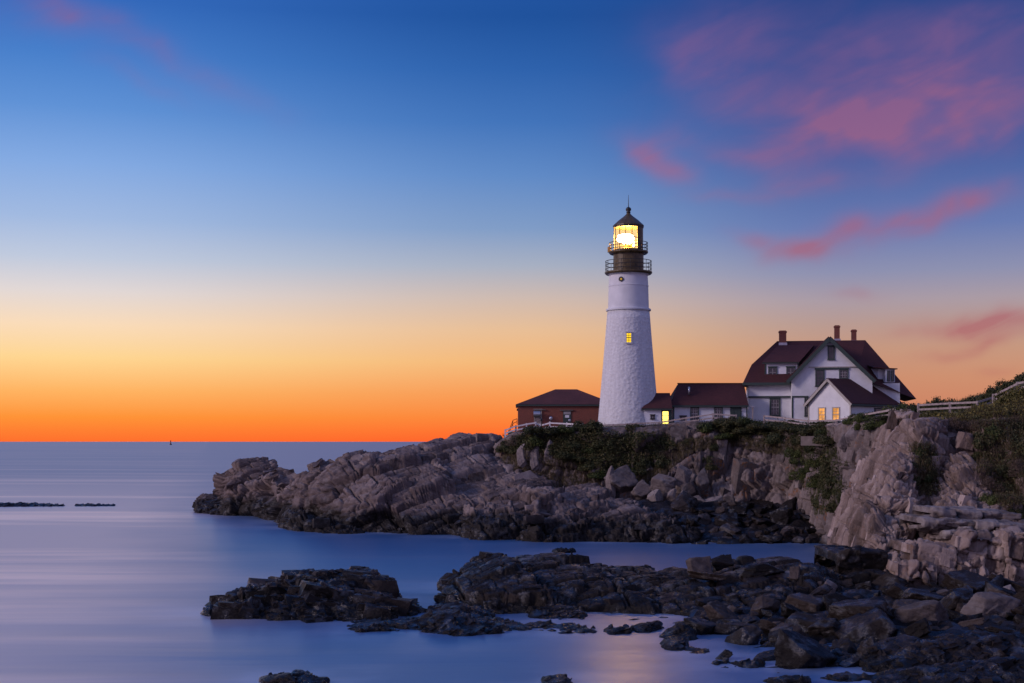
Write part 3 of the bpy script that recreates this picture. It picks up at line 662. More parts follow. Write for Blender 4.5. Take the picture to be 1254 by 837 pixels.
# standing stones at the landward end of the ridge
for pr, sd_ in [([(596, 552, 600, 2), (600, 536, 600, 3), (612, 534, 600, 3), (618, 548, 600, 2)], 3), ([(586, 556, 598, 2), (589, 545, 598, 3), (596, 548, 598, 2)], 5)]:
    G = []
    for (px, cp, wp, t) in pr:
        D = 150; z0 = 5.0; c = Pn(px, cp, D); zc = c[2]
        G.append([np.array([c[0], D + 6, z0]), np.array([c[0], D + 5, zc * .9 + z0 * .1]), np.array([c[0], D + 1.5, zc]), np.array([c[0], D + .3, zc * .5 + z0 * .5]), np.array([c[0], D, z0])])
    l = [p * 1 for p in G[0]]; r = [p * 1 for p in G[-1]]
    for q in (l, r):
        for p in q: p[2] = z0
    rock_ = rock_sheet('rock_pillar', np.array([l] + G + [r]).transpose(1, 0, 2), 0.10, RK_CLIFF, [((1.2, 1.0, 2.2), (0, 8, 20), .8, .15, .15, .1), ((.5, .5, .6), (0, 8, 20), .6, .2, .06, .05)], sd_, 0.15)[0]
    tag(rock_, 'upright cracked rock pillar rising beside the white fence end' if sd_ == 3 else 'smaller leaning rock pillar on the headland ridge', 'rock pillar')

# back cliff under the buildings: rows top(back) -> foot
CL = [(590, 552, 155, 590, 143), (612, 541, 146, 592, 142), (628, 531, 143, 597, 141), (660, 527, 141.5, 602, 139), (700, 525, 140.5, 602, 137.5), (740, 524, 140, 606, 136), (780, 523, 139.5, 622, 134.5),
      (820, 520, 139, 630, 133), (850, 516, 138.5, 634, 132), (900, 517, 137.5, 640, 131), (950, 520, 135, 636, 129), (985, 524, 131, 632, 127), (1005, 527, 126, 628, 121), (1022, 522, 118, 640, 113), (1060, 513, 112, 655, 107), (1100, 508, 109, 665, 105), (1116, 509, 112, 665, 109)]
G = []
for (px, tp, tD, bp, bD) in CL:
    a = Pn(px, tp, tD); b = Pn(px, bp, bD); back = a + np.array([0.2, 6, 0.1])
    g = lambda k, o: a * (1 - k) + b * k + np.array([0, -o, 0])
    G.append([back, a, g(.18, .25 * (tD - bD) * .4), g(.42, .2), g(.7, -.3), b, b + np.array([0, -1.0, -3.0])])
OCT_CL = [((2.8, 3.0, 6.5), (4, 12, 20), .9, .12, .50, .25), ((1.1, 1.3, 2.4), (4, 16, 30), .8, .17, .22, .13), ((.5, .6, .8), (4, 18, 20), .65, .22, .08, .05)]
VEG = [[(800, 490), (1118, 490), (1118, 514), (1020, 530), (800, 528)], [(612, 540), (640, 525), (820, 515), (828, 548), (812, 574), (770, 586), (720, 584), (690, 568), (650, 556)], [(840, 505), (1010, 515), (1022, 545), (1035, 600), (1010, 615), (985, 590), (955, 552), (850, 540)]]
CLO, CV, CN = rock_sheet('cliff', np.array(G).transpose(1, 0, 2), 0.10, RK_CLIFF, OCT_CL[:1], 21, 0.25, joints=J_NEAR, topfade=(5.8, 2.5), clads=[
    dict(spacing=2.4, size=(.7, 2.0), asp=(.7, .7, 1.3), rot=(6, 9, 14), jit=4, lift=.12, skip=VEG)], jd=[((2.4, 2.2, 5.8), (6, 9, 14), .44, .25, .60, .10, .25), ((.9, 1.0, 2.5), (6, 9, 14), .13, .28, .30, .07, .15), ((.4, .4, .8), (6, 9, 14), .05, .4, .09, .05, .15)])
tag(CLO, 'grey rock cliff below the lighthouse and the houses', kind='structure')

# near cliff on the right, its pale edge turned to the sunset
rowsN = [(513, 92, 1124), (530, 90.5, 1113), (560, 89, 1096), (600, 86.5, 1074), (630, 84.5, 1064), (665, 81.5, 1056), (700, 79, 1064), (740, 77.5, 1078)]
G = []
for k, (py, D, le) in enumerate(rowsN):
    row = []
    for u, dd in [(-.10, 22), (-.055, 12), (-.02, 4), (0, 0.6), (.06, -.9), (.14, .2), (.20, 1.6), (.28, .4), (.36, -1.0), (.45, -.6), (.6, -.2), (.8, .6), (1.0, 1.5)]:
        px = le + u * (1400 - le)
        bulge = 0.0
        if py >= 640 and u > .1: bulge = -1.6 * min(1, (px - 1090) / 40.0)      # bedded ledges stand forward of the face
        row.append(Pn(px, py + (0 if u >= 0 else -6), D + dd + bulge))
    G.append(row)
top = [p + np.array([.6, 7, .3]) for p in G[0]]; bot = [p + np.array([0, -.6, -3]) for p in G[-1]]
G = np.array([top] + G + [bot])
OCT_N = [((1.9, 2.6, 6.0), (6, 10, 14), .9, .12, .48, .28), ((.8, 1.0, 2.2), (8, 14, 24), .8, .18, .22, .14), ((.34, .4, .75), (8, 16, 14), .7, .24, .085, .06), ((.16, .2, .25), (8, 16, 14), .5, .25, .03, .02)]
VEGN = [[(1200, 522), (1254, 515), (1320, 515), (1320, 640), (1230, 626), (1205, 600)], [(1122, 548), (1140, 548), (1148, 602), (1130, 606)]]
NEARO, NV_, NN = rock_sheet('near_cliff', G, 0.062, RK_NEAR, OCT_N[:1], 33, 0.2, joints=J_NEAR, topfade=(6.8, 2.5), clads=[
    dict(spacing=1.6, size=(.4, 1.3), asp=(.6, .6, 1.4), rot=(5, 12, 8), jit=4, lift=.12, skip=VEGN)], jd=[((1.8, 2.0, 5.6), (5, 12, 8), .44, .25, .60, .09, .22), ((.6, .65, 2.3), (5, 12, 8), .13, .25, .28, .05, .12), ((.25, .3, .9), (5, 12, 8), .035, .3, .08, .035, .08)])
tag(NEARO, 'tall pale cliff of upright rock strata in dusk light', kind='structure')

# horizontal bedded slabs at the foot of the near cliff
def slab_rock(px0, px1, pt, pb, D, dep, lab, seed, mat=RK_SLAB, tilt=0, octs=None, res=0.08, clads=(), jd=None):
    a = Pn(px0, pt, D); b = Pn(px1, pb, D); W_, H_ = b[0] - a[0], a[2] - b[2]
    ring = [(-.0, .0, -0.02), (.02, .5, .0), (.0, 1.0, .0), (0, 1.0, 1), (0, 0, 1)]
    cols = []
    for u in (-.012, 0, .25, .5, .75, 1.0, 1.012):
        e = 0.0 if 0 <= u <= 1 else 0.35
        x = a[0] + W_ * u; dz = tilt * (u - .5)
        cols.append([np.array([x, D + dep, b[2] - .2]), np.array([x, D + dep, a[2] - e + dz]), np.array([x, D + dep * .5, a[2] - e + dz]), np.array([x, D + .06 + e, a[2] - e + dz]), np.array([x, D - .05 + e, (a[2] + b[2]) / 2 + dz]), np.array([x, D + .15 + e, b[2] + e * .5]), np.array([x, D + dep * .6, b[2] - .2])])
    for i in (0, -1):
        m_ = (a[2] + b[2]) / 2
        cols[i] = [np.array([q[0], max(q[1], D + .3), m_ + (q[2] - m_) * .5]) for q in cols[i]]
    octs = octs or [((1.6, 1.2, .5), (2, -6, 10), .8, .1, .12, .06), ((.5, .5, .22), (4, -8, 14), .6, .15, .05, .03)]
    o = rock_sheet('rock_slab', np.array(cols).transpose(1, 0, 2), res, mat, octs, seed, 0.12, joints=J_SLAB, clads=clads, jd=jd)[0]
    tag(o, lab, 'rock slab'); return o
for i, (x0, x1, y0, y1, D, dp, lb, ti) in enumerate([
    (1142, 1172, 623, 636, 79.3, 4, 'short blue grey slab topmost of the bedded ledges', -.15), (1176, 1204, 625, 638, 79.6, 4, 'second short slab level with the topmost one', -.1), (1205, 1252, 627, 641, 79.8, 5, 'slab at the far end of the upper ledge row', -.2),
    (1132, 1205, 636, 648, 78.6, 5, 'long thin slab under the short topmost ones', -.15), (1196, 1262, 640, 655, 78.5, 5, 'thick slab under the far end of the ledges', -.2), (1158, 1206, 650, 661, 77.9, 5, 'jutting thin slab in the middle of the ledges', .1)]):
    slab_rock(x0, x1, y0, y1, D, dp, lb, 200 + i, tilt=ti)
for i, (x0, x1, y0, y1, D, dp, lb, ti) in enumerate([
    (1117, 1172, 668, 697, 76.8, 5, 'bulging pale boulder block with a lit end under the ledges', -.1), (1172, 1236, 655, 712, 76.9, 6, 'broad cracked rock face right under the bedded ledges', .1),
    (1234, 1300, 650, 722, 76.2, 6, 'tall rock buttress at the edge of the near cliff', .0), (1098, 1150, 690, 724, 76.4, 5, 'low rounded pale rock at the foot of the near cliff', -.2)]):
    slab_rock(x0, x1, y0, y1, D, dp, lb, 220 + i, mat=RK_NEAR, tilt=ti, octs=[((2.2, 1.6, 1.9), (6, 14, 14), .9, .1, .2, .12)], res=.06, clads=[dict(spacing=2.2, size=(.3, .9), asp=(1.1, .8, 1.0), rot=(4, 12, 6), jit=9, lift=.12)], jd=[((2.4, 1.8, 2.0), (4, 14, 8), .20, .25, .45, .07, .25), ((.9, .8, .9), (4, 14, 8), .045, .3, .16, .04, .1)])
slab_rock(1026, 1088, 677, 706, 78.2, 6, 'dark square block ledge jutting left from the near cliff foot', 230, mat=RK_DARK, tilt=.1, octs=[((3, 2, 1.4), (2, -4, 10), .9, .1, .2, .1), ((.7, .6, .4), (4, -8, 14), .7, .2, .07, .05)])
slab_rock(1030, 1092, 704, 740, 76.6, 6, 'dark lower block under the square ledge', 231, mat=RK_DARK, tilt=.0, octs=[((2, 2, 1.0), (2, -4, 10), .9, .14, .25, .12), ((.7, .6, .4), (4, -8, 14), .7, .2, .09, .05)])

# dark shelf across the cove, islets, ledges
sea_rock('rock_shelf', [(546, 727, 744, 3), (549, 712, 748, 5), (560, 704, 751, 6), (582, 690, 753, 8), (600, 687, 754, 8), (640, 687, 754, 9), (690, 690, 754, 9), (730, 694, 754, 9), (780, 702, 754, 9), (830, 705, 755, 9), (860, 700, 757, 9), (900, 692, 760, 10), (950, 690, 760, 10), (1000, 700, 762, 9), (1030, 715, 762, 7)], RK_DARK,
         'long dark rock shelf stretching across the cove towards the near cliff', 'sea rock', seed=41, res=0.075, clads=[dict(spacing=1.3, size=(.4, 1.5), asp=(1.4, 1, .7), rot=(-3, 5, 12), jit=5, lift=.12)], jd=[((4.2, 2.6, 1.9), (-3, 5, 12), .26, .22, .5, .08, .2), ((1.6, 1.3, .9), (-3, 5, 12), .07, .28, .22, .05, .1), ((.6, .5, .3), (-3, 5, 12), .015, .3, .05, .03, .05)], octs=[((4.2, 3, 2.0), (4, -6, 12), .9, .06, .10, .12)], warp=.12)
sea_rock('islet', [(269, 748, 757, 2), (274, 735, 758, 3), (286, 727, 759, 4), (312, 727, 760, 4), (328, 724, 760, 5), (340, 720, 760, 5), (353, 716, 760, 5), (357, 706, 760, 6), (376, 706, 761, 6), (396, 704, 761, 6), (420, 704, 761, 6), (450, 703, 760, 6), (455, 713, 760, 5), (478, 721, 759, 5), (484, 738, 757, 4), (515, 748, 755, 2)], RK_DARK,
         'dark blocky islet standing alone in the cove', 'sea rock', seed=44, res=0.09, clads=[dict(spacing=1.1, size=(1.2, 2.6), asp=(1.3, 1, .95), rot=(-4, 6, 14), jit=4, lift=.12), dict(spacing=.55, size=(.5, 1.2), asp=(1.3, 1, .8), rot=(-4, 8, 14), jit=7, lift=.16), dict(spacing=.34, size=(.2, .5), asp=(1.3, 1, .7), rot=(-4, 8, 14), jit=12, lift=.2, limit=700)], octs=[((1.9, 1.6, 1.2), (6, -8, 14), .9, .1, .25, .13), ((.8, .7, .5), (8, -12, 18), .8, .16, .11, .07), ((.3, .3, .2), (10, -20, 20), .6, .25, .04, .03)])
sea_rock('sea_rock', [(249, 749, 755, 1), (254, 743, 756, 1.5), (262, 746, 756, 1.5), (270, 751, 756, 1)], RK_DARK, 'small dark rock just off the seaward end of the islet', 'sea rock', seed=45, res=0.07)
sea_rock('sea_rock', [(426, 768, 772, 1), (445, 763, 774, 2), (480, 763, 774, 2), (512, 765, 774, 2), (528, 752, 777, 3), (545, 747, 779, 4), (560, 748, 779, 4), (578, 755, 779, 4), (600, 765, 777, 2.5), (640, 769, 776, 1.5), (680, 772, 776, 1.2), (732, 774, 776, .8)], RK_DARK,
         'low ragged reef trailing out in front of the islet', 'sea rock', seed=46, res=0.08, amp=.3, warp=.07)
sea_rock('sea_rock', [(525, 750, 757, 2), (540, 741, 759, 3), (560, 742, 760, 3), (585, 750, 760, 3), (602, 757, 760, 1)], RK_DARK, 'rough wet rock between the reef and the dark shelf', 'sea rock', seed=47, res=0.08, amp=.3, warp=.07)
sea_rock('sea_rock', [(645, 750, 757, 1.5), (655, 743, 759, 2), (670, 745, 760, 2), (700, 752, 760, 1.5), (718, 757, 760, 1)], RK_DARK, 'low humped rock awash below the middle of the dark shelf', 'sea rock', seed=48, res=0.07, amp=.3, warp=.07)
sea_rock('sea_rock', [(610, 748, 752, 1), (620, 744, 752, 1.2), (636, 747, 752, 1)], RK_DARK, 'little flat rock beside the humped rock', 'sea rock', seed=49, res=0.07, amp=.5)
for i, (pr, lb) in enumerate([
    ([(322, 832, 838, .6), (330, 825, 840, .9), (345, 822, 842, 1), (352, 826, 842, 1), (362, 824, 842, 1), (380, 828, 841, .8), (398, 833, 839, .5)], 'wet rock breaking the surface at the front of the cove'),
    ([(668, 835, 842, .6), (678, 830, 844, .8), (690, 831, 844, .8), (702, 836, 842, .5)], 'small wet rock at the lower edge of the water'),
    ([(740, 771, 775, .6), (748, 766, 777, 1), (760, 767, 777, 1), (772, 772, 776, .6)], 'pale topped rock first of the pair below the shelf'),
    ([(770, 769, 773, .7), (782, 762, 775, 1.2), (798, 763, 775, 1.2), (808, 770, 774, .6)], 'rounded dark rock beside the pale topped one'),
    ([(812, 780, 783, .8), (826, 770, 786, 1.5), (842, 769, 786, 1.5), (853, 778, 784, .8)], 'rounded weedy boulder awash near the beach'),
    ([(810, 792, 796, .6), (814, 782, 797, 1), (830, 782, 797, 1), (840, 793, 796, .6)], 'smooth dark angular rock standing in the shallows'),
    ([(834, 798, 801, .5), (845, 795, 802, .8), (868, 799, 801, .5)], 'thin dark rock barely above the shallows'),
    ([(866, 814, 818, .5), (876, 809, 819, .7), (890, 813, 819, .6), (905, 816, 819, .4)], 'flat rock with a white edge in the shallows'),
    ([(896, 813, 817, .4), (912, 809, 819, .7), (935, 816, 818, .4)], 'flat ragged rock next to the white edged one'),
    ([(935, 830, 836, .4), (948, 823, 838, .7), (975, 825, 838, .6), (992, 833, 837, .3)], 'glistening flat rock close to the lower edge'),
    ([(1003, 828, 834, .4), (1016, 822, 836, .7), (1040, 823, 836, .6), (1058, 831, 835, .3)], 'glistening flat rock nearer the long ledge'),
    ([(955, 805, 814, .8), (970, 795, 817, 1.6), (1010, 796, 817, 1.8), (1056, 800, 817, 1.6), (1062, 806, 816, .8)], 'long flat dark ledge lying in the shallows'),
    ([(1052, 808, 816, 1), (1060, 793, 824, 1.8), (1090, 789, 826, 2.4), (1130, 786, 827, 2.6), (1190, 780, 827, 2.6), (1260, 774, 827, 2.4), (1330, 780, 827, 1.5)], 'broad dark ledge with pale corners at the edge of the beach'),
    ([(1068, 838, 846, 1), (1090, 826, 850, 1.5), (1140, 820, 852, 2), (1200, 812, 853, 2), (1270, 806, 853, 2), (1330, 812, 850, 1)], 'lowest dark ledge in the corner of the beach'),
    ([(678, 675, 677, .8), (690, 672.5, 678, 1.2), (704, 675.5, 677.5, .8)], 'tiny rock awash between the headland and the shelf'),
    ([(-40, 619, 621, 3), (0, 617.2, 621.2, 4), (30, 617.6, 621, 4), (60, 618.6, 620.8, 3), (78, 619.4, 620.6, 2)], 'flat dark reef far out on the open water'),
    ([(92, 619.4, 620.6, 2), (106, 618.2, 620.6, 3), (140, 619.3, 620.4, 2)], 'smaller flat reef beside the far one'),
]):
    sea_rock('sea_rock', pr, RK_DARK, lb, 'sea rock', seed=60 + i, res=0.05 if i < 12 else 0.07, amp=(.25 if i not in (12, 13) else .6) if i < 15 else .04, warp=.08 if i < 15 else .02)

# ------------------------------------------------------------------ beaches
def shore(x0, x1, y0, y1, zf, name, label, seed, step=0.3, amp=.22):
    nx, ny = int((x1 - x0) / step), int((y1 - y0) / step)
    X, Y = np.meshgrid(np.linspace(x0, x1, nx), np.linspace(y0, y1, ny)); Z = zf(X, Y)
    V = np.stack([X.ravel(), Y.ravel(), Z.ravel()], 1)
    v, e, r = frac(V, (1.3, 1.1, 1.0), rotm(8, 10, 30), seed); v2, e2, r2 = frac(V, (.5, .45, .5), rotm(8, 10, 12), seed + 3)
    V[:, 2] += fbm(V, 2.5, 4, seed) * .25 + amp * v + amp * .5 * v2 - .08 * np.exp(-(e / .06) ** 2)
    i = np.arange(nx * ny).reshape(ny, nx)
    Fq = np.stack([i[:-1, :-1].ravel(), i[:-1, 1:].ravel(), i[1:, 1:].ravel(), i[1:, :-1].ravel()], 1)
    o = mesh_np(name, V, Fq, RK_DARK, attrs={'block': r * .6 + r2 * .4}); tag(o, label, kind='structure'); return V
SHX = np.array([(50, 14.0), (54, 12.5), (57, 13.0), (60, 10.6), (63, 9.6), (66, 8.6), (70, 9.2), (78, 9.5), (84, 11)])
def z_near(X, Y):
    xs = np.interp(Y, SHX[:, 0], SHX[:, 1])
    return np.clip((X - xs) * .075, -1.0, .62) + np.clip((Y - 60) * .02, -.2, .18) * (X > xs) - .06
BV = shore(4, 40, 40, 84, z_near, 'beach', 'dark stony shore in front of the near cliff', 71)
def z_far(X, Y):
    t = np.clip((Y - (119.5 + np.maximum(0, 24 - X) * .02)) / 11, -0.2, 1)
    return t * 3.2 - .1
BV2 = shore(10, 36, 116, 133, z_far, 'beach', 'boulder strewn shore at the head of the cove', 73, step=.35)

SHORE.append(BV[np.abs(BV[:, 2]) < .08][::2, :2]); SHORE.append(BV2[np.abs(BV2[:, 2]) < .1][::2, :2])
def sea():
    xs = np.concatenate([[-60000, -6000, -900, -200], np.arange(-70, 52, 1.0), [90, 300, 1500, 8000, 60000]]); ys = np.concatenate([[-300, 10, 36], np.arange(44, 185, 1.0), [200, 240, 320, 600, 1500, 5000, 16000, 70000]])
    X, Y = np.meshgrid(xs, ys); V = np.stack([X.ravel(), Y.ravel(), np.zeros(X.size)], 1); S = np.concatenate(SHORE); d = np.full(len(V), 1e9)
    for q in range(0, len(S), 400): d = np.minimum(d, ((V[:, None, :2] - S[None, q:q + 400]) ** 2).sum(2).min(1))
    wash = np.exp(-np.sqrt(d) / 2.4)
    i = np.arange(X.size).reshape(X.shape)
    Fq = np.stack([i[:-1, :-1].ravel(), i[:-1, 1:].ravel(), i[1:, 1:].ravel(), i[1:, :-1].ravel()], 1)
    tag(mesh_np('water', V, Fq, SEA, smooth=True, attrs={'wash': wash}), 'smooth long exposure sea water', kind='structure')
sea()

# ------------------------------------------------------------------ ground on the point
GC = np.array([Pn(*p) for p in [(612, 541, 146), (660, 527, 142), (740, 525, 140), (820, 521, 139), (900, 519, 138), (985, 525, 132), (1022, 523, 119), (1060, 515, 113), (1100, 512, 109), (1140, 511, 106),
      (1140, 520, 97), (1165, 520, 97), (1190, 519, 98), (1120, 518, 100), (1206, 515, 99), (1124, 519, 92), (1180, 518, 92), (1254, 509, 92), (1330, 500, 93), (640, 529, 152), (690, 525, 158), (770, 522, 150), (860, 523, 150), (940, 522, 150), (1016, 520, 145), (1060, 514, 148), (1100, 507, 150), (1125, 506, 110), (1165, 508, 105),
      (1200, 504, 103), (1150, 507, 112), (1215, 497, 103), (1254, 466, 103), (1290, 452, 104), (1330, 430, 108), (1254, 492, 96), (1200, 499, 96), (1200, 492, 130), (1254, 478, 135), (1100, 505, 175), (770, 524, 185), (640, 530, 185), (600, 540, 160)]])
def gz(x, y):
    x = np.asarray(x, dtype=float); y = np.asarray(y, dtype=float)
    d2 = (x[..., None] - GC[:, 0]) ** 2 + (y[..., None] - GC[:, 1]) ** 2 + .8
    w_ = d2 ** -1.6
    return (w_ * GC[:, 2]).sum(-1) / w_.sum(-1)
EDGE = [(-.6, 152)] + [tuple(Pn(p[0], p[1], p[2])[:2]) for p in CL[1:17]] + [(30.4, 104), (28.6, 96), (28.1, 92.8), (43, 91.8), (80, 92), (80, 215), (6, 215)]
def ground():
    xs = np.arange(-9, 80, .45); ys = np.arange(91, 215, .45); X, Y = np.meshgrid(xs, ys)
    Z = gz(X, Y); V = np.stack([X.ravel(), Y.ravel(), Z.ravel()], 1); V[:, 2] += fbm(V, 3, 3, 5) * .12
    ok = inside(V[:, 0], V[:, 1], EDGE); i = np.arange(X.size).reshape(X.shape)
    Fq = np.stack([i[:-1, :-1].ravel(), i[:-1, 1:].ravel(), i[1:, 1:].ravel(), i[1:, :-1].ravel()], 1)
    Fq = Fq[ok[Fq].all(1)]; u, inv = np.unique(Fq, return_inverse=True)
    tag(mesh_np('ground', V[u], inv.reshape(-1, 4), TURF, smooth=True), 'grassy top of the point', kind='structure')
    return V[u]
GV = ground()

# ------------------------------------------------------------------ buildings
def px2(px, py, D): return P(px, py, D)
def wbox(mb, x0, y0, x1, y1, D, t=.1, back=0.0):
    """box facing the sea: photo rows/columns at depth D, t thick towards the viewer"""
    a = P(x0, y0, D); b = P(x1, y1, D); return mb.box((a.x, D - t, b.z), (b.x, D + back, a.z))
def window(parent, x0, y0, x1, y1, D, fm=GREEN, fw=1.2, lit=None, cols=2, rows=4, sash=SASH, name='window', label=None):
    a = P(x0, y0, D); b = P(x1, y1, D); k = D / F; f = fw * k; m = MB()
    m.box((a.x, D - .09, b.z), (a.x + f, D - .003, a.z)); m.box((b.x - f, D - .09, b.z), (b.x, D - .003, a.z))
    m.box((a.x + f, D - .09, a.z - f), (b.x - f, D - .003, a.z)); m.box((a.x + f, D - .12, b.z), (b.x - f, D - .003, b.z + f * .8))
    m.box((a.x - .06, D - .14, a.z), (b.x + .06, D - .003, a.z + .09)); m.box((a.x - .05, D - .16, b.z - .07), (b.x + .05, D - .003, b.z))
    w_ = m.build(name, fm, parent)
    if label: w_['label'] = label
    MB().box((a.x + f, D - .02, b.z + f * .8), (b.x - f, D - .003, a.z - f)).build('pane', lit or GLASS, w_)
    mm = MB(); X0, X1, Z0, Z1 = a.x + f, b.x - f, b.z + f * .8, a.z - f; t = .022
    mm.box((X0, D - .045, Z0), (X0 + t, D - .0215, Z1)); mm.box((X1 - t, D - .045, Z0), (X1, D - .0215, Z1)); mm.box((X0, D - .047, Z0), (X1, D - .0225, Z0 + t)); mm.box((X0, D - .047, Z1 - t), (X1, D - .0225, Z1))
    for i in range(1, cols): x = X0 + (X1 - X0) * i / cols; mm.box((x - t, D - .05, Z0), (x + t, D - .021, Z1))
    for i in range(1, rows):
        z = Z0 + (Z1 - Z0) * i / rows; tt = t * (2.0 if rows == 4 and i == 2 else 1); mm.box((X0, D - .056, z - tt), (X1, D - .022, z + tt))
    mm.build('sash', sash, w_); return w_

# ---- brick fog signal house
DB = 158.0; kb = DB / F
zg = float(gz(P(690, 525, DB).x, DB)) - .6
L_, R_ = P(634.5, 0, DB).x, P(751.5, 0, DB).x
T = thing('brick_house', 'low red brick house with a hipped roof behind the tower', 'house', ((L_ + R_) / 2, DB + 4, zg))
eav = P(0, 495.5, DB).z; rid = P(0, 477, DB + 4.3).z
MB().box((L_, DB, zg), (R_, DB + 8.6, eav)).build('wall', BRICK, T)
e = .28; m = MB(); A = [(L_ - e, DB - e, eav), (R_ + e, DB - e, eav), (R_ + e, DB + 8.6 + e, eav), (L_ - e, DB + 8.6 + e, eav)]
r0, r1 = (P(680, 0, DB + 4.3).x, DB + 4.3, rid), (P(706.5, 0, DB + 4.3).x, DB + 4.3, rid)
m.add(A + [r0, r1], [(0, 1, 5, 4), (1, 2, 5), (2, 3, 4, 5), (3, 0, 4), (3, 2, 1, 0)]); m.build('roof', ROOF2, T)
MB().box((L_ - e + .03, DB - e + .03, eav - .2), (R_ + e - .03, DB + 8.6, eav - .01)).build('fascia', GREEN, T)
wd = window(T, 654, 502, 663.5, 519, DB, fm=TRIMW, fw=.8, cols=1, rows=2, label='window with a metal hood over its upper half')
m = MB(); c = P(657.5, 507.5, DB - .5)
m.lathe((0, 0), [(.01, 0), (.36, 0), (.36, .8), (.01, .8)], 16)
vs = [Vector((c.x - .4 + v.z, c.y + v.x * .9, c.z + v.y)) for v in m.v]; mm = MB(); mm.v = vs; mm.f = m.f
mm.build('hood', METAL, wd, smooth=False)
m = MB()
for i in range(6): z = P(0, 513 + i * 1.0, DB).z; m.box((P(655, 0, DB).x, DB - .07, z - .03), (P(662.5, 0, DB).x, DB - .021, z + .03))
m.build('louvre', WOOD, wd)
wbox(MB(), 653, 501.5, 668, 502.8, DB, .18).build('lintel', CONC, T); wbox(MB(), 687.5 - 2, 502, 702, 503.4, DB, .18).build('lintel', CONC, T)
dr = wbox(MB(), 689.5, 503.8, 699.5, 518, DB, .06).build('door', GREEN, T)
wbox(MB(), 690.3, 504.5, 698.7, 507.8, DB - .06, .03).build('transom', SASH, dr); wbox(MB(), 692, 508.6, 697, 511.8, DB - .06, .03).build('notice', WHITE, dr)
m = MB(); wbox(m, 687, 518, 702, 519.6, DB, .7); wbox(m, 685, 519.6, 704, 521.6, DB, 1.1); wbox(m, 683, 521.6, 706, 528, DB, 1.5); m.build('step', CONC, T)
wbox(MB(), 632.8, 500.5, 634.3, 503.5, DB + .6, .2).build('wall_light', IRON, T)
m = MB()
for a, b in [((628, 525), (628, 515)), ((633.2, 520), (633.2, 513)), ((628, 515), (633.2, 513)), ((628, 519), (633.2, 516.5)), ((622, 531), (628, 515.5)), ((622, 534), (628, 519))]:
    m.bar(P(*a, DB + 1), P(*b, DB + 1), .07, .07)
tag(m.build('stair_rail', IRON), 'thin dark stair handrail at the seaward corner of the brick house', 'railing')
for px, py, mt, lb in [(674.5, 505.5, METAL, 'pole light with a pale round head in front of the brick house'), (663, 507.5, IRON, 'short pole light with a dark head near the hooded window'), (697.5, 508, METAL, 'short pole light with a small pale head near the brick house steps')]:
    py2 = py + 7; D = 147.0; t_ = thing('pole_light', lb, 'lamp post', P(px, 530, D))
    MB().tube([P(px, 530, D), P(px, py2 + 1.5, D)], .045, 8).build('pole', IRON, t_)
    MB().sphere(tuple(P(px, py2, D)), .19 if mt is METAL and px < 680 else .14).build('lamp_head', mt, t_, smooth=True)

# ---- lighthouse
DL = 150.0; kl = DL / F; cx = P(769.6, 0, DL).x; cy = DL
zb = P(0, 524, DL).z
LH = thing('lighthouse', 'tall white stone lighthouse with a lit lantern room', 'lighthouse', (cx, cy, zb))
zz_ = lambda py: P(0, py, DL).z
prof = [(38.0, 526), (37.4, 518), (34.2, 482), (30.9, 445), (28.4, 415), (26.6, 392), (25.7, 381.5)]
MB().lathe((cx, cy), [(r * kl, zz_(py)) for r, py in prof], 96).build('tower', TOWER, LH, smooth=True)
MB().lathe((cx, cy), [(25.6 * kl, zz_(381.6)), (27.4 * kl, zz_(381.2)), (27.6 * kl, zz_(379.6)), (27.0 * kl, zz_(378.9)), (25.0 * kl, zz_(378.5))], 96).build('string_course', TOWER_SMOOTH, LH)
MB().lathe((cx, cy), [(25.0 * kl, zz_(379)), (24.2 * kl, zz_(352)), (24.5 * kl, zz_(351.6)), (24.5 * kl, zz_(350.2)), (24.1 * kl, zz_(349.8)), (23.5 * kl, zz_(338.5)), (25.0 * kl, zz_(337)), (26 * kl, zz_(335.8))], 96).build('upper_tower', TOWER_SMOOTH, LH, smooth=False)
def gallery(pd, r, pr0, pr1, nposts, rr, thick):
    gdeck = MB().lathe((cx, cy), [(.3, zz_(pd + thick)), ((r - 1.5) * kl, zz_(pd + thick)), (r * kl, zz_(pd + thick * .5)), (r * kl, zz_(pd)), (.3, zz_(pd))], 48).build('gallery', IRON_GLOW, LH)
    m = MB(); nr = 3
    for i in range(nposts):
        a = 2 * math.pi * i / nposts; m.tube([(cx + rr * kl * math.cos(a), cy + rr * kl * math.sin(a), zz_(pd)), (cx + rr * kl * math.cos(a), cy + rr * kl * math.sin(a), zz_(pr0))], .028, 6)
    for j in range(nr):
        z = zz_(pr0) + (zz_(pd) - zz_(pr0)) * j * .36; t_ = .03
        m.lathe((cx, cy), [(rr * kl - t_, z - t_), (rr * kl + t_, z - t_), (rr * kl + t_, z + t_), (rr * kl - t_, z + t_), (rr * kl - t_, z - t_)], 48, caps=False)
    m.build('railing', IRON, gdeck)
    return gdeck
gallery(333.6, 29, 320.5, 333, 16, 28, 3.0)
MB().lathe((cx, cy), [(18.5 * kl, zz_(334)), (18.5 * kl, zz_(311)), (18.9 * kl, zz_(310.5)), (18.9 * kl, zz_(309.5))], 10 * 4).build('watch_room', IRON_GLOW, LH)
g2 = gallery(308.6, 24, 298, 308, 14, 23.4, 3.0)
MB().box((cx - 25.6 * kl, cy - .35, zz_(309.5)), (cx - 22.2 * kl, cy + .1, zz_(303))).build('fog_sensor', BRASS, LH)
LR = 17.6
def lring(m, py, r, t): z = zz_(py); m.lathe((cx, cy), [(r * kl - t, z - t), (r * kl + t, z - t), (r * kl + t, z + t), (r * kl - t, z + t), (r * kl - t, z - t)], 16, caps=False)
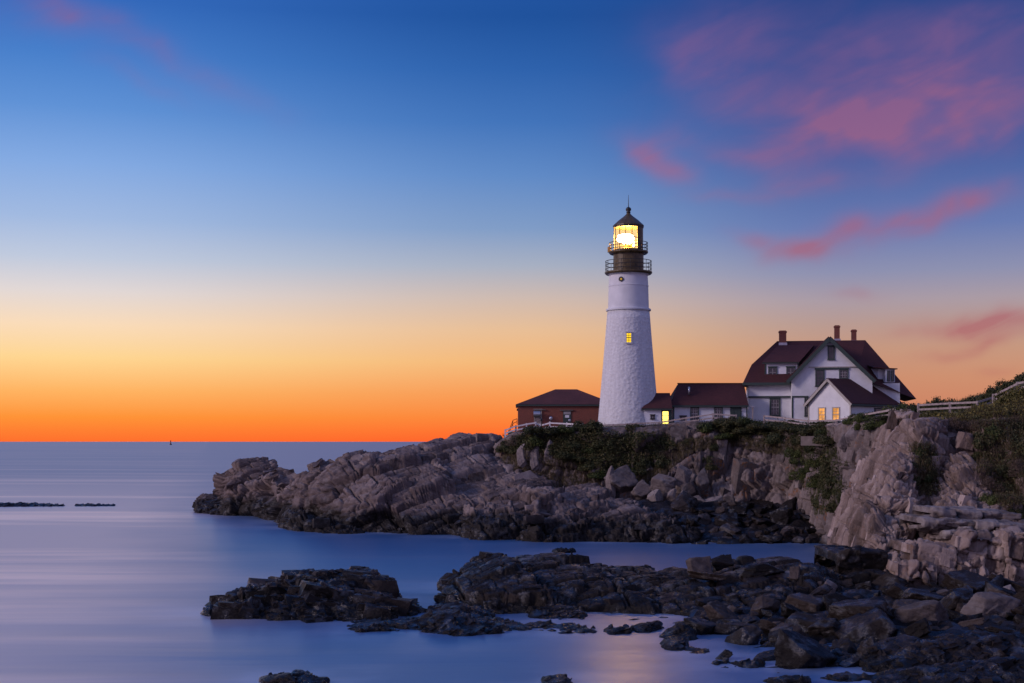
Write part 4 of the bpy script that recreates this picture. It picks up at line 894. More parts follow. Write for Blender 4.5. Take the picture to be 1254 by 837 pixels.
m = MB(); lring(m, 307.6, LR, .10); lring(m, 293, LR, .04); lring(m, 278.6, LR, .10)
A0 = 2 * math.pi * 0.66
for i in range(11):
    a = -math.pi / 2 + .62 - i * (2 * math.pi * .72) / 10; m.tube([(cx + LR * kl * math.cos(a), cy + LR * kl * math.sin(a), zz_(308)), (cx + LR * kl * math.cos(a), cy + LR * kl * math.sin(a), zz_(278.4))], .045, 6)
lan = m.build('lantern_frame', IRON, LH)
a0, a1 = -math.pi / 2 + .62, -math.pi / 2 + .62 + 2 * math.pi * .28
MB().lathe((cx, cy), [((LR - .15) * kl, zz_(308)), ((LR - .15) * kl, zz_(278.4)), ((LR + .3) * kl, zz_(278.4)), ((LR + .3) * kl, zz_(308)), ((LR - .15) * kl, zz_(308))], 14, a0, a1).build('blank_panel', IRON_GLOW, LH)
MB().lathe((cx, cy), [((LR - .3) * kl, zz_(307.5)), ((LR - .3) * kl, zz_(278.5))], 42, a1, a0 + 2 * math.pi).build('lantern_glass', LGLASS, LH)
m = MB().lathe((cx, cy), [(.2, zz_(308.2)), (7 * kl, zz_(308.2)), (5 * kl, zz_(303)), (5 * kl, zz_(300)), (.2, zz_(300))], 20); bcn = m.build('beacon_stand', BRASS, LH)
m = MB(); c0 = Vector((cx - .05, cy - .1, zz_(292.5)))
ms = MB().lathe((0, 0), [(.02, -.72), (.42, -.6), (.58, -.28), (.60, .28), (.42, .6), (.02, .72)], 24)
vs = [Vector((c0.x - .28 + v.z * 1.35, c0.y + v.x * .7, c0.z + v.y * .80)) for v in ms.v]; m.v = vs; m.f = ms.f
m.build('beacon_lamp', LAMP, bcn, smooth=True)
rf = MB().lathe((cx, cy), [(.02, zz_(278.6)), (17.0 * kl, zz_(278.6)), (19.2 * kl, zz_(277.6)), (19.0 * kl, zz_(276.6)), (12 * kl, zz_(270.2)), (5.5 * kl, zz_(265.2)), (2.8 * kl, zz_(262.6)), (2.2 * kl, zz_(261))], 16).build('lantern_roof', IRON_GLOW, LH)
m = MB().lathe((cx, cy), [(2.2 * kl, zz_(261.2)), (2.9 * kl, zz_(260.2)), (2.0 * kl, zz_(259.6)), (3.4 * kl, zz_(257.6)), (3.3 * kl, zz_(256)), (2.3 * kl, zz_(254.6)), (.5 * kl, zz_(253.6))], 20)
m.build('ventilator_ball', IRON, rf, smooth=True); MB().tube([(cx, cy, zz_(254.5)), (cx, cy, zz_(239))], [.05, .02], 6).build('lightning_rod', IRON, rf)
# window and porthole set on the curved front
yf = cy - 29.1 * kl
w_ = window(LH, 766.2, 407.2, 773.9, 420.4, yf - .02, fm=TOWER_SMOOTH, fw=.9, lit=LIT_TOWER, cols=2, rows=4, sash=IRON)
MB().box((P(766.2, 0, yf).x - .02, yf - .02, P(0, 421, yf).z), (P(773.9, 0, yf).x + .02, yf + .35, P(0, 406.6, yf).z)).build('reveal', TOWER_SMOOTH, w_)
ap = -math.pi / 2 - .46; r_ = 24.1 * kl
ctr = Vector((cx + r_ * math.cos(ap), cy + r_ * math.sin(ap), zz_(344.6))); nn = Vector((math.cos(ap), math.sin(ap), 0)); tt = Vector((-nn.y, nn.x, 0))
def disc(c, ra, rb, n, t, dep):
    m = MB(); vs = []
    for r in (ra, rb):
        for k in range(20): a = 2 * math.pi * k / 20; vs.append(c + tt * r * math.cos(a) + Vector((0, 0, r * math.sin(a))) + n * dep)
    m.add(vs, [(k, (k + 1) % 20, 20 + (k + 1) % 20, 20 + k) for k in range(20)]); return m
po = MB().tube([ctr - nn * .3, ctr + nn * .08], .27, 20).build('porthole', IRON, LH)
MB().tube([ctr + nn * .05 + Vector((0.03, 0, 0)), ctr + nn * .095 + Vector((0.03, 0, 0))], .11, 20).build('pane', LIT_DIM, po)

# ---- covered way beside the tower
DC = 147.0; zq = P(0, 528, DC).z
CW = thing('entry_house', 'small white entry house with a lit doorway against the tower', 'outbuilding', tuple(P(806, 528, DC)))
a = P(789, 501, DC); b = P(822.5, 528, DC); MB().box((a.x, DC, b.z), (b.x, DC + 4, a.z)).build('wall', WHITE, CW)
ez = P(0, 500.5, DC).z; rz = P(0, 481.5, DC + 2).z; x0, x1 = P(785.3, 0, DC).x, P(823, 0, DC).x; xr = P(803, 0, DC + 2).x
MB().add([(x0, DC - .35, ez), (x1, DC - .35, ez), (x1, DC + 4.3, ez), (x0, DC + 4.3, ez), (xr, DC + 2, rz), (x1, DC + 2, rz)], [(0, 1, 5, 4), (2, 3, 4, 5), (3, 0, 4), (1, 2, 5), (3, 2, 1, 0)]).build('roof', ROOF, CW)
MB().box((x0 + .05, DC - .32, ez - .17), (x1, DC - .1, ez - .005)).build('fascia', GREEN, CW)
window(CW, 796.5, 508.6, 801.8, 513, DC, fm=IRON, fw=.7, cols=2, rows=1)
dd = window(CW, 809.8, 502.6, 820, 520.6, DC, fm=GREEN, fw=1.3, lit=LIT_DOOR, cols=1, rows=3, sash=TRIMW, name='lit_door')
MB().box((P(820.2, 0, DC).x, DC - .04, P(0, 522, DC).z), (P(822.4, 0, DC).x, DC - .003, P(0, 501.5, DC).z)).build('corner_board', GREEN, CW)

# ---- long low wing
DW = 148.6
LW = thing('long_shed', 'long low white shed under a red shingled roof between tower and house', 'outbuilding', tuple(P(870, 526, DW)))
a = P(824.2, 497, DW); b = P(915.5, 527, DW); MB().box((a.x, DW, b.z), (b.x, DW + 5.4, a.z)).build('wall', SIDING, LW)
x0, x1 = P(820.2, 0, DW).x, P(916, 0, DW).x; ez = P(0, 496.6, DW).z; rz = P(0, 469.8, DW + 2.7).z; xr = P(830.5, 0, DW + 2.7).x
MB().add([(x0, DW - .4, ez), (x1, DW - .4, ez), (x1, DW + 5.8, ez), (x0, DW + 5.8, ez), (xr, DW + 2.7, rz), (x1, DW + 2.7, rz)], [(0, 1, 5, 4), (2, 3, 4, 5), (3, 0, 4), (1, 2, 5), (3, 2, 1, 0)]).build('roof', ROOF, LW)
MB().box((x0 + .04, DW - .38, ez - .2), (x1 - .02, DW - .14, ez - .005)).build('fascia', GREEN, LW)
m = MB(); m.box((xr - .1, DW + 2.6, rz - .04), (x1, DW + 2.8, rz + .05)); m.build('ridge_cap', ROOF, LW)
MB().tube([P(843.8, 484, DW + .9), P(843.8, 474, DW + .9)], .12, 10).build('vent_pipe', METAL, LW, smooth=True)
window(LW, 845.3, 498.6, 856, 515.5, DW, cols=3, rows=4); window(LW, 874.6, 498.6, 885, 515.5, DW, cols=3, rows=4)
window(LW, 832.5, 510, 840.5, 514, DW, fm=IRON, cols=3, rows=1, fw=.6)
dd = MB(); wbox(dd, 894.2, 498.6, 908, 522, DW, .09); dr = dd.build('door', GREEN, LW)
m = MB()
for k in range(3): wbox(m, 895.4 + k * 4.2, 500, 898.6 + k * 4.2, 520, DW - .09, .025)
m.build('door_panel', GREEN, dr)
wbox(MB(), 907.9, 502.3, 909.2, 503.8, DW, .2).build('wall_light', METAL, LW)
for xx in (824.2, 913.9): wbox(MB(), xx, 498.5, xx + 1.6, 527, DW, .035).build('corner_board', GREEN, LW)

# ---- keeper's house
DH = 150.0; DG = 148.2
KH = thing('keepers_house', 'large white house with a dark red gambrel roof and green trim', 'house', tuple(P(1010, 523, DH)))
base = P(0, 527, DH).z
def bx(mb, x0, y0, x1, y1, D, dep): a = P(x0, y0, D); b = P(x1, y1, D); return mb.box((a.x, D, b.z), (b.x, D + dep, a.z))
m = MB(); bx(m, 915.4, 486, 975, 527, DH, 10); bx(m, 975, 470, 1096, 527, DH, 10); m.build('wall', SIDING, KH)
bx(MB(), 914.8, 468.8, 974, 485.2, DH - .14, 10).build('upper_wall', WHITE, KH)
wbox(MB(), 914.6, 484.9, 970.2, 487, DH - .14, .06, .2).build('belt_board', GREEN, KH)
DR = 155.0; zr = P(0, 417.4, DR).z
zE = P(0, 468.6, DH - .9).z; zK = P(0, 446, 151.3).z; zB = P(0, 489, DH - .9).z
xE = P(909.6, 0, DH - .9).x; xK = P(916.4, 0, 151.3).x; xL = P(941.5, 0, DR).x; xR = P(1047, 0, DR).x; xB = P(1119, 0, DH - .9).x; xM = P(1062, 0, DH - .9).x
yF, yBk = DH - .9, 2 * DR - DH + .9
v = [(xE, yF, zE), (xK, 151.3, zK), (xL, DR, zr), (xR, DR, zr), (xB, yF + 1.2, zB), (xM, yF, zE),
     (xE, yBk, zE), (xK, 2 * DR - 151.3, zK), (xB, yBk - 1.2, zB), (xM, yBk, zE), (xR - 1, 151.3, zK), (xR - 1, 2 * DR - 151.3, zK)]
MB().add(v, [(0, 5, 10, 1), (1, 10, 3, 2), (10, 5, 4, 3), (6, 7, 11, 9), (7, 2, 3, 11), (11, 3, 8, 9), (0, 1, 7, 6), (1, 2, 7), (3, 4, 8), (0, 6, 9, 5), (5, 9, 8, 4)]).build('roof', ROOF, KH)
m = MB(); m.box((xE - .02, yF - .08, zE - .26), (P(972, 0, yF).x, yF + .05, zE + .03)); m.box((xE - .06, yF - .04, zE - .26), (xE + .08, yBk, zE + .02)); m.build('eave_board', GREEN, KH)
for (c0, c1, t0, t1, D, ) in [(945.0, 953.6, 404.4, 424, 154.4), (1009.6, 1015.8, 398.8, 420, 155.6), (1029, 1034.8, 404.2, 422, 156.2)]:
    a = P(c0, t0, D); b = P(c1, t1, D); wd_ = b.x - a.x; m = MB()
    m.box((a.x, D, b.z - .5), (b.x, D + wd_, a.z - .25)); m.box((a.x - .06, D - .06, a.z - .25), (b.x + .06, D + wd_ + .06, a.z - .08)); m.box((a.x + .03, D + .03, a.z - .08), (b.x - .03, D + wd_ - .03, a.z))
    ch = m.build('chimney', BRICK, KH)
    wbox(MB(), c0 - .8, t1 - 4.5, c1 + .8, t1 - .5, D, .25).build('flashing', METAL, ch)
# left dormer
dm = bx(MB(), 935.2, 444, 975.4, 464.5, DH + .15, 4).build('dormer', WHITE, KH)
q = [P(931.4, 444.4, DH - .25), P(976.6, 444.4, DH - .25), P(987.8, 423.6, 154), P(944, 423.6, 154)]
MB().slab(q, .12).build('dormer_roof', ROOF, dm)
m = MB(); wbox(m, 931.8, 442.9, 976.4, 444.9, DH - .2, .08); wbox(m, 934.2, 445, 936, 464.5, DH + .15, .05); wbox(m, 973.6, 445, 975.6, 464.5, DH + .15, .05); wbox(m, 936, 462.8, 973.6, 464.6, DH + .15, .08); m.build('dormer_trim', GREEN, dm)
window(dm, 938.4, 449.4, 949.3, 462.2, DH + .15, cols=2, rows=2); window(dm, 960.3, 449.4, 971.2, 462.2, DH + .15, cols=2, rows=2)
# cross gable
wall_poly = [P(970.2, 528, DG), P(1066.5, 528, DG), P(1066.5, 468, DG), P(1016.4, 417.2, DG), P(970.2, 463.5, DG)]
gb = MB().prism(wall_poly, (0, 5.5, 0)).build('gable', SIDING, KH)
apx = P(1016.4, 413.4, DG - .5)
def rake(x1, y1, nm):
    e = P(x1, y1, DG - .5); MB().slab([apx, e, e + Vector((0, 6.2, 0)), apx + Vector((0, 6.2, 0))], .16).build('gable_roof', ROOF, gb)
    d_ = Vector((0, -.06, -.16)); MB().bar(apx + d_, e + d_, .10, .40, up=(0, 0, 1)).build('rake_board', GREEN, gb)
rake(965.4, 466.6, 0); rake(1070.6, 466.2, 1)
m = MB(); wbox(m, 990.5, 449.2, 1049, 450.4, DG, .12); m.build('gable_band', TRIMW, gb)
wbox(MB(), 997.8, 450.6, 1038.4, 452.8, DG, .13).build('lintel_board', GREEN, gb); wbox(MB(), 970.4, 484.9, 990, 486.8, DG, .08).build('belt_board', GREEN, gb); wbox(MB(), 970, 487, 971.8, 527, DG, .06).build('corner_board', GREEN, gb)
window(gb, 1013.2, 424.2, 1021.6, 440.6, DG, cols=2, rows=2, sash=GREEN)
window(gb, 998.4, 452.8, 1009.6, 473, DG, cols=2, rows=4, sash=GREEN); window(gb, 1027, 452.8, 1038, 464, DG, cols=3, rows=3)
window(KH, 940.4, 487.4, 953.6, 509.6, DH, fw=2.0, cols=3, rows=4); window(gb, 985.4, 486.8, 989.8, 509.6, DG, fw=1.4, cols=1, rows=4)
m = MB(); wbox(m, 966.2, 487.2, 970, 497.4, DH, .12); m.build('bracket', GREEN, KH)
# dormer on the far slope, turned away from the sea
KH.rotation_euler.z = R(-8.5); KH.location.x += .3
c = P(1082.5, 460, 151.0); M = Matrix.Translation(c) @ Matrix.Rotation(R(33), 4, 'Z')
kk = 151 / F
d2 = MB(M).box((-13.6 * kk, 0, -9 * kk), (4.0 * kk, 3.0, 7.6 * kk)).build('dormer', WHITE, KH)
M2 = Matrix.Translation(P(1087.2, 460, 149.9)) @ Matrix.Rotation(R(12), 4, 'Z')
MB(M2).box((-4.8 * kk, 0, -8.8 * kk), (6.6 * kk, 3.0, 7.6 * kk)).build('dormer_face', WHITE, d2)
MB(M2).add([(-20 * kk, -.15, 8.4 * kk), (8.6 * kk, -.35, 6.6 * kk), (8.6 * kk, 3.2, 6.6 * kk), (-20 * kk, 5.4, 18 * kk), (-20 * kk, -.15, 9.4 * kk), (8.6 * kk, -.35, 7.8 * kk), (8.6 * kk, 3.2, 7.8 * kk), (-20 * kk, 5.4, 19.5 * kk)],
           [(0, 1, 2, 3), (4, 5, 6, 7), (0, 1, 5, 4), (1, 2, 6, 5), (2, 3, 7, 6), (3, 0, 4, 7)]).build('dormer_roof', ROOF, d2)
for xx in (-2.6, 2.2):
    f = MB(M2); f.box((xx * kk - .04, -.08, -7.8 * kk), (xx * kk + 3.4 * kk, -.003, 5.4 * kk)); fo = f.build('window', GREEN, d2)
    MB(M2).box((xx * kk + .06, -.1, -7.0 * kk), (xx * kk + 3.4 * kk - .1, -.083, 4.6 * kk)).build('pane', GLASS, fo)

# ---- cottage wing, its lit gable to the sunset side
th = R(50); DCt = 143.5; cn = P(1041.8, 527, DCt)
M = Matrix.Translation(cn) @ Matrix.Rotation(th - R(90) + R(0), 4, 'Z')
# local frame: x along the long side, y along the gable, corner at the origin
ux = Vector((math.sin(th), math.cos(th), 0)); uy = Vector((-math.cos(th), math.sin(th), 0))
M = Matrix(((ux.x, uy.x, 0, cn.x), (ux.y, uy.y, 0, cn.y), (0, 0, 1, cn.z), (0, 0, 0, 1)))
CT = thing('cottage', 'small white gabled cottage with two glowing windows before the big house', 'cottage', tuple(cn))
gw = 5.53; gl = 9.2; ez = P(0, 492.6, DCt).z - cn.z; hz = P(0, 464.2, 145).z - cn.z
MB(M).prism([(0, 0, 0), (0, 0, ez), (0, gw / 2, hz - .15), (0, gw, ez), (0, gw, 0)], (gl, 0, 0)).build('wall', SIDING, CT)
oh = .35; sl_ = (hz - ez) / (gw / 2)
rfc = MB(M); rfc.slab([(-oh, -oh, ez - oh * sl_ + .06), (gl, -oh, ez - oh * sl_ + .06), (gl, gw / 2, hz), (-oh, gw / 2, hz)], .14)
rfc.slab([(-oh, gw + oh, ez - oh * sl_ + .06), (gl, gw + oh, ez - oh * sl_ + .06), (gl, gw / 2, hz), (-oh, gw / 2, hz)], .14); rfc.build('roof', ROOF, CT)
m = MB(M); m.bar((-oh - .03, -oh, ez - oh * sl_ - .02), (-oh - .03, gw / 2, hz - .08), .08, .26); m.bar((-oh - .03, gw + oh, ez - oh * sl_ - .02), (-oh - .03, gw / 2, hz - .08), .08, .26); m.build('rake_board', TRIMW, CT)
m = MB(M); m.box((-oh, -oh - .06, ez - oh * sl_ - .08), (gl, -oh + .02, ez - oh * sl_ + .12)); m.build('gutter', GREEN, CT)
MB(M).box((-.05, -.05, 0), (.10, .1, ez)).build('corner_board', TRIMW, CT); MB(M).box((-.05, gw - .1, 0), (0, gw + .05, ez)).build('corner_board', TRIMW, CT)
yq = lambda p: (cn.x - DCt * (p - 627) / F) / (math.cos(th) + (p - 627) / F * math.sin(th))
for p0, p1 in [(1002.2, 1011.4), (1019.4, 1028.8)]:
    ya, yb = yq(p1), yq(p0); za, zb_ = P(0, 516.4, DCt).z - cn.z + .05, P(0, 498.2, DCt).z - cn.z
    f = .12; m = MB(M); m.box((-.08, ya, za), (-.003, ya + f, zb_)); m.box((-.08, yb - f, za), (-.003, yb, zb_)); m.box((-.08, ya + f, zb_ - f), (-.003, yb - f, zb_)); m.box((-.11, ya - .04, za - .06), (-.003, yb + .04, za + .05)); fo = m.build('window', TRIMW, CT)
    MB(M).box((-.02, ya + f, za + .05), (-.003, yb - f, zb_ - f)).build('pane', LIT_ROOM, fo)
    m = MB(M); ym = (ya + yb) / 2; m.box((-.045, ym - .02, za), (-.021, ym + .02, zb_ - f))
    for q in range(1, 4): z = za + (zb_ - f - za) * q / 4; m.box((-.05, ya + f, z - (.035 if q == 2 else .018)), (-.022, yb - f, z + (.035 if q == 2 else .018)))
    m.build('sash', IRON if False else TRIMW, fo)
m = MB(M); x0_ = 4.2; m.box((x0_, -.08, ez - 1.75), (x0_ + 1.55, -.003, ez - .55)); fo = m.build('window', GREEN, CT)
MB(M).box((x0_ + .15, -.10, ez - 1.6), (x0_ + 1.4, -.083, ez - .7)).build('pane', GLASS, fo)

# retaining wall, path edge, buoy
a = P(982, 534.5, 125.5); b = P(1018, 546, 123.5)
tag(MB().add([(a.x, 125.5, b.z), (b.x, 121.5, b.z), (b.x, 122, b.z), (a.x, 126, b.z), (a.x, 125.5, a.z), (b.x, 121.5, a.z), (b.x, 122, a.z), (a.x, 126, a.z)], [(0, 1, 5, 4), (1, 2, 6, 5), (2, 3, 7, 6), (3, 0, 4, 7), (4, 5, 6, 7)]).build('retaining_wall', CONC), 'low stained concrete retaining wall in the gully below the cottage', 'wall')
m = MB(); a = P(655, 521, 146); b = P(708, 530, 145.4); m.add([(a.x, 146, b.z), (b.x, 145.4, b.z), (b.x, 150, b.z), (a.x, 150, b.z), (a.x, 146, a.z - .3), (b.x, 145.4, a.z - .1), (b.x, 150, a.z), (a.x, 150, a.z - .3)], [(0, 1, 5, 4), (4, 5, 6, 7), (1, 2, 6, 5), (3, 0, 4, 7)])
tag(m.build('path', PATHM), 'pale gravel path in front of the brick house', kind='structure')
DBu = 3600.0; cb_ = P(209, 0, DBu).x
BU = thing('buoy', 'tiny dark red channel marker far out on the horizon', 'buoy', (cb_, DBu, 0))
MB().lathe((cb_, DBu), [(3.0, -1), (3.2, 1.5), (2.4, 2.2), (.5, 2.4)], 16).build('float', IRON, BU)
MB().lathe((cb_, DBu), [(1.9, 2.2), (1.0, 9.0), (1.5, 9.2), (1.3, 11), (.3, 12.5)], 12).build('tower', plain('red_paint', (.12, .012, .012), .6), BU)

# ------------------------------------------------------------------ fences
def fence(pts, label, mat, rails=(0.05, .42), ph=1.1, group=None, name='rail_fence'):
    """pts: (px, py of the post top, D)"""
    tops = [P(*p) for p in pts]; o0 = tops[0] - Vector((0, 0, ph))
    t_ = thing(name, label, 'fence', tuple(o0), group)
    rs = random.Random(len(pts) * 7)
    for i, p in enumerate(tops):
        s = .075; q = Vector((rs.uniform(-.03, .03), 0, 0)); m = MB(); m.bar(p - Vector((0, 0, ph + .5)), p + q, s * 2, s * 2, up=(0, 1, 0)); m.build('post', mat, t_)
    for r in rails:
        for a, b in zip(tops[:-1], tops[1:]):
            d = Vector((0, 0, -(r + .06))); j = Vector((0, -.1, rs.uniform(-.02, .02)))
            MB().bar(a + d + j, b + d + Vector((0, -.1, 0)), .06, .15).build('rail', mat, t_)
fence([(618.8, 526, 146), (631.5, 521, 146)], 'short weathered fence running down beside the rock pillar', WOODW, rails=(.05, .4, .75))
fence([(632.2, 521, 146), (645, 518.5, 146), (656, 516.8, 146), (661, 520.5, 147)], 'white painted fence along the path at the brick house', WOODW, rails=(.05, .45))
fence([(661.5, 519.5, 147.5), (673.5, 516.5, 147), (694, 517.5, 146.5), (714, 518.5, 145)], 'faint low fence across the front of the brick house', WOODW, rails=(.1, .5))
fence([(714, 520, 142.4), (751.2, 519.5, 142), (780.2, 517.6, 141.6), (807.4, 516.6, 141.2), (840.4, 511, 140.6), (873.5, 506.3, 140), (902, 508, 139.6)], 'wooden rail fence in front of the tower and the shed', WOOD)
fence([(936, 508.6, 136.5), (961, 511, 135), (990, 514.5, 129), (1024.3, 513.6, 119.5), (1056.8, 506.8, 113.6), (1089.8, 501, 109.6), (1112, 499, 107)], 'wooden rail fence in front of the big house and cottage', WOOD)
fence([(1124.8, 494.4, 107), (1163.6, 492.4, 105), (1196.8, 491, 103), (1216.5, 485, 103.5)], 'wooden rail fence crossing the slope between the shrubs', WOOD, rails=(.06, .42, .8))
fence([(1216.8, 482.6, 101), (1246.4, 467.8, 99.5), (1275, 463, 98), (1310, 455, 98)], 'rail fence climbing the hill between golden shrubs', WOOD)
for (px, pt, pb, D, lb) in [(921.5, 497.6, 512, 140.5, 'lone short post with a slanted cap before the big house')]:
    t_ = thing('sign_post', lb, 'post', tuple(P(px, pb, D)))
    MB().bar(P(px, pb + 4, D), P(px + .3, pt + 1.5, D), .13, .13, up=(0, 1, 0)).build('post', WOOD, t_)
    a = P(px - 1.8, pt + 1.8, D); b = P(px + 2.4, pt, D); MB().box((a.x, D - .2, a.z), (b.x, D + .2, b.z)).build('cap', METAL, t_)

# ------------------------------------------------------------------ shrubs
def leaf_cloud(rng, N, lobes, size, flat=0.55, spray=0.06):
    """leaf quads spread through a set of lobes (x, y, z, radius)"""
    lb = np.array(lobes); wgt = lb[:, 3] ** 2; wgt /= wgt.sum()
    k = rng.choice(len(lb), N, p=wgt); dirn = rng.normal(size=(N, 3)); dirn /= np.linalg.norm(dirn, axis=1, keepdims=True)
    r = rng.uniform(.45, 1.0, N) ** .6 * (1 + spray * np.abs(rng.normal(size=N)) * 2.2)
    c = lb[k, :3] + dirn * (lb[k, 3] * r)[:, None]; c[:, 2] = np.abs(c[:, 2])
    nrm = dirn + rng.normal(size=(N, 3)) * .8 + np.array([0, 0, .35]); nrm /= np.linalg.norm(nrm, axis=1, keepdims=True)
    a = np.cross(nrm, rng.normal(size=(N, 3))); a /= np.linalg.norm(a, axis=1, keepdims=True); b = np.cross(nrm, a)
    s = (size * rng.uniform(.5, 1.25, N))[:, None]
    V = np.stack([c - a * s, c + b * s * flat, c + a * s, c - b * s * flat], 1).reshape(-1, 3)
    return V, np.arange(4 * N).reshape(N, 4)
def shrub_proto(kind, seed):
    rng = np.random.default_rng(seed); lob = []
    n = rng.integers(7, 12)
    for i in range(n):
        a = rng.uniform(0, 6.28); rr = rng.uniform(.1, .75) ** .8; h = rng.uniform(.15, .62) * (1.05 - .5 * rr)
        lob.append((math.cos(a) * rr, math.sin(a) * rr, h, rng.uniform(.20, .42)))
    if kind == 'tall':
        lob = [(x * .55, y * .55, z * 1.5, r * .8) for x, y, z, r in lob]
    V, Fq = leaf_cloud(rng, 2600, lob, .068 if kind != 'twiggy' else .05, flat=.55 if kind != 'twiggy' else .25, spray=.10)
    fol = bpy.data.meshes.new('foliage'); o = mesh_np('foliage', V, Fq, None); me = o.data; bpy.data.objects.remove(o)
    m = MB()
    for i in range(14 if kind != 'twiggy' else 34):
        l = lob[i % len(lob)]; j = rng.normal(size=3) * .12
        tip = Vector((l[0] + j[0], l[1] + j[1], l[2] + l[3] * rng.uniform(.5, 1.25) + j[2]))
        mid = Vector((tip.x * .45, tip.y * .45, tip.z * .5)); m.tube([(tip.x * .1, tip.y * .1, -.15), mid, tip], [.022, .014, .005], 4)
    so_ = m.build('stems', TWIG); sme = so_.data; bpy.data.objects.remove(so_)
    return me, sme
PROTO = {}
for k, mats in {'dark': LEAF_DARK, 'green': LEAF_GREEN, 'gold': LEAF_GOLD, 'twiggy': LEAF_BROWN, 'tall': LEAF_DARK}.items():
    PROTO[k] = []
    for v in range(4):
        me, sme = shrub_proto(k, 100 + v + 10 * len(PROTO)); me.materials.append(mats); PROTO[k].append((me, sme))
RS = random.Random(5); NSH = [0]
def shrub(p, w, h, kind, label, group, tilt=0.0):
    t_ = thing('shrub', label, 'shrub', tuple(p), group); NSH[0] += 1
    t_.scale = (w / 2, w / 2 * RS.uniform(.85, 1.15), h); t_.rotation_euler = (tilt, 0, RS.uniform(0, 6.28))
    me, sme = PROTO[kind][RS.randrange(4)]
    for nm, d_ in (('foliage', me), ('stems', sme)):
        o = bpy.data.objects.new(nm, d_); C.objects.link(o); o.parent = t_
def proj(V): return 627 + F * V[:, 0] / V[:, 1], 541 - F * (V[:, 2] - CH) / V[:, 1]
def pick(V, poly, n, spacing, seed):
    x, y = proj(V); ok = np.nonzero(inside(x, y, poly))[0]; rng = np.random.default_rng(seed); rng.shuffle(ok); out = []
    for i in ok:
        if all(((V[i] - V[j]) ** 2).sum() > spacing ** 2 for j in out): out.append(i)
        if len(out) >= n: break
    return out
def scatter(V, poly, n, sp, seed, kinds, w, h, label, group, sink=.25):
    for i in pick(V, poly, n, sp, seed):
        k = RS.choice(kinds); ww = RS.uniform(*w); p = V[i].copy(); p[2] -= sink; p[1] += .2
        shrub(p, ww, RS.uniform(*h), k, label[k] if isinstance(label, dict) else label, group)
g1 = 'dense shrubs on the slope below the tower'
L1 = {'dark': 'dense dark green shrub on the slope below the tower', 'green': 'greener leafy shrub on the slope below the tower', 'twiggy': 'dry brown brush on the slope below the tower'}
scatter(CV, [(612, 554), (640, 540), (700, 539), (735, 543), (820, 544), (826, 550), (812, 572), (770, 584), (720, 582), (690, 566), (650, 556)], 60, 1.15, 1, ['dark', 'dark', 'green', 'dark', 'twiggy'], (1.8, 3.2), (.8, 1.35), L1, g1)
for px, py, hh, ww in [(648, 528, .9, 2.6), (668, 528, 1.0, 2.8), (690, 527, 1.0, 2.8), (708, 527, 1.3, 2.6), (722, 527, 1.6, 3.2), (738, 531, .65, 3), (757, 532, .6, 2.8), (773, 527, 1.2, 2.4), (790, 531, .6, 2.6), (806, 531, .6, 2.4), (820, 531, .5, 2.2)]:
    p = P(px, py + 3, 140.2); shrub(p, ww, hh, RS.choice(['dark', 'dark', 'green']), L1['dark'], g1)
g2_ = 'low shrubs along the cliff edge before the houses'; L2 = {'dark': 'low dark shrub along the cliff edge before the houses', 'green': 'low bright green shrub along the cliff edge before the houses', 'twiggy': 'brown dry shrub along the cliff edge before the houses'}
for px, py, hh, ww, kd in [(866, 522, .8, 3, 'dark'), (880, 519, 1.1, 3, 'dark'), (896, 518, 1.1, 3, 'dark'), (906, 516, 1.2, 2.2, 'green'), (918, 518, 1.1, 2.6, 'green'), (932, 521, 1.2, 3, 'dark'), (948, 523, 1.2, 3, 'dark'), (964, 524, 1.1, 2.8, 'dark'), (980, 526, 1.1, 2.8, 'dark'), (996, 527, 1.0, 2.6, 'dark'), (1010, 528, .9, 2.4, 'green'), (888, 526, 1, 3, 'dark'), (910, 527, 1, 3, 'dark'), (930, 530, 1, 3, 'dark'), (955, 532, 1, 3, 'dark'), (975, 534, 1, 2.6, 'dark')]:
    D = float(np.interp(px, [840, 950, 985, 1022], [137.5, 134.5, 130, 120])); shrub(P(px, py + 4, D), ww, hh * (.62 if px > 925 else .9), kd, L2[kd], g2_)
scatter(CV, [(850, 522), (1000, 524), (1020, 540), (1010, 548), (930, 540), (870, 534)], 22, 1.2, 3, ['dark', 'dark', 'green'], (2, 3), (.8, 1.3), L2, g2_)
g3 = 'shrubs hanging in the gully'; L3 = {'dark': 'dark shrub clinging to the gully between the cliffs', 'green': 'green shrub clinging to the gully between the cliffs', 'twiggy': 'brown shrub clinging to the gully between the cliffs'}
scatter(CV, [(975, 545), (1012, 548), (1022, 580), (1035, 622), (1010, 632), (985, 610), (960, 570)], 24, .9, 4, ['dark', 'green', 'dark'], (1.3, 2.2), (.9, 1.4), L3, g3)
scatter(CV, [(845, 545), (885, 545), (880, 575), (868, 580)], 4, .8, 14, ['dark'], (1.2, 2), (.9, 1.3), 'small dark shrub rooted in the cliff below the shed', 'shrubs in the cliff below the shed')
scatter(CV, [(1040, 510), (1100, 505), (1110, 520), (1090, 560), (1060, 540), (1062, 600), (1040, 610)], 14, .9, 15, ['dark', 'green'], (1.2, 2), (.8, 1.3), 'green shrub rooted in the cliff below the cottage', 'shrubs in the cliff below the cottage')
g4 = 'shrubs on top of the near cliff'; L4 = {'dark': 'dark shrub on top of the near cliff', 'green': 'green shrub on top of the near cliff', 'gold': 'yellow green shrub on top of the near cliff', 'twiggy': 'brown twiggy brush on top of the near cliff', 'tall': 'dark upright shrub on top of the near cliff'}
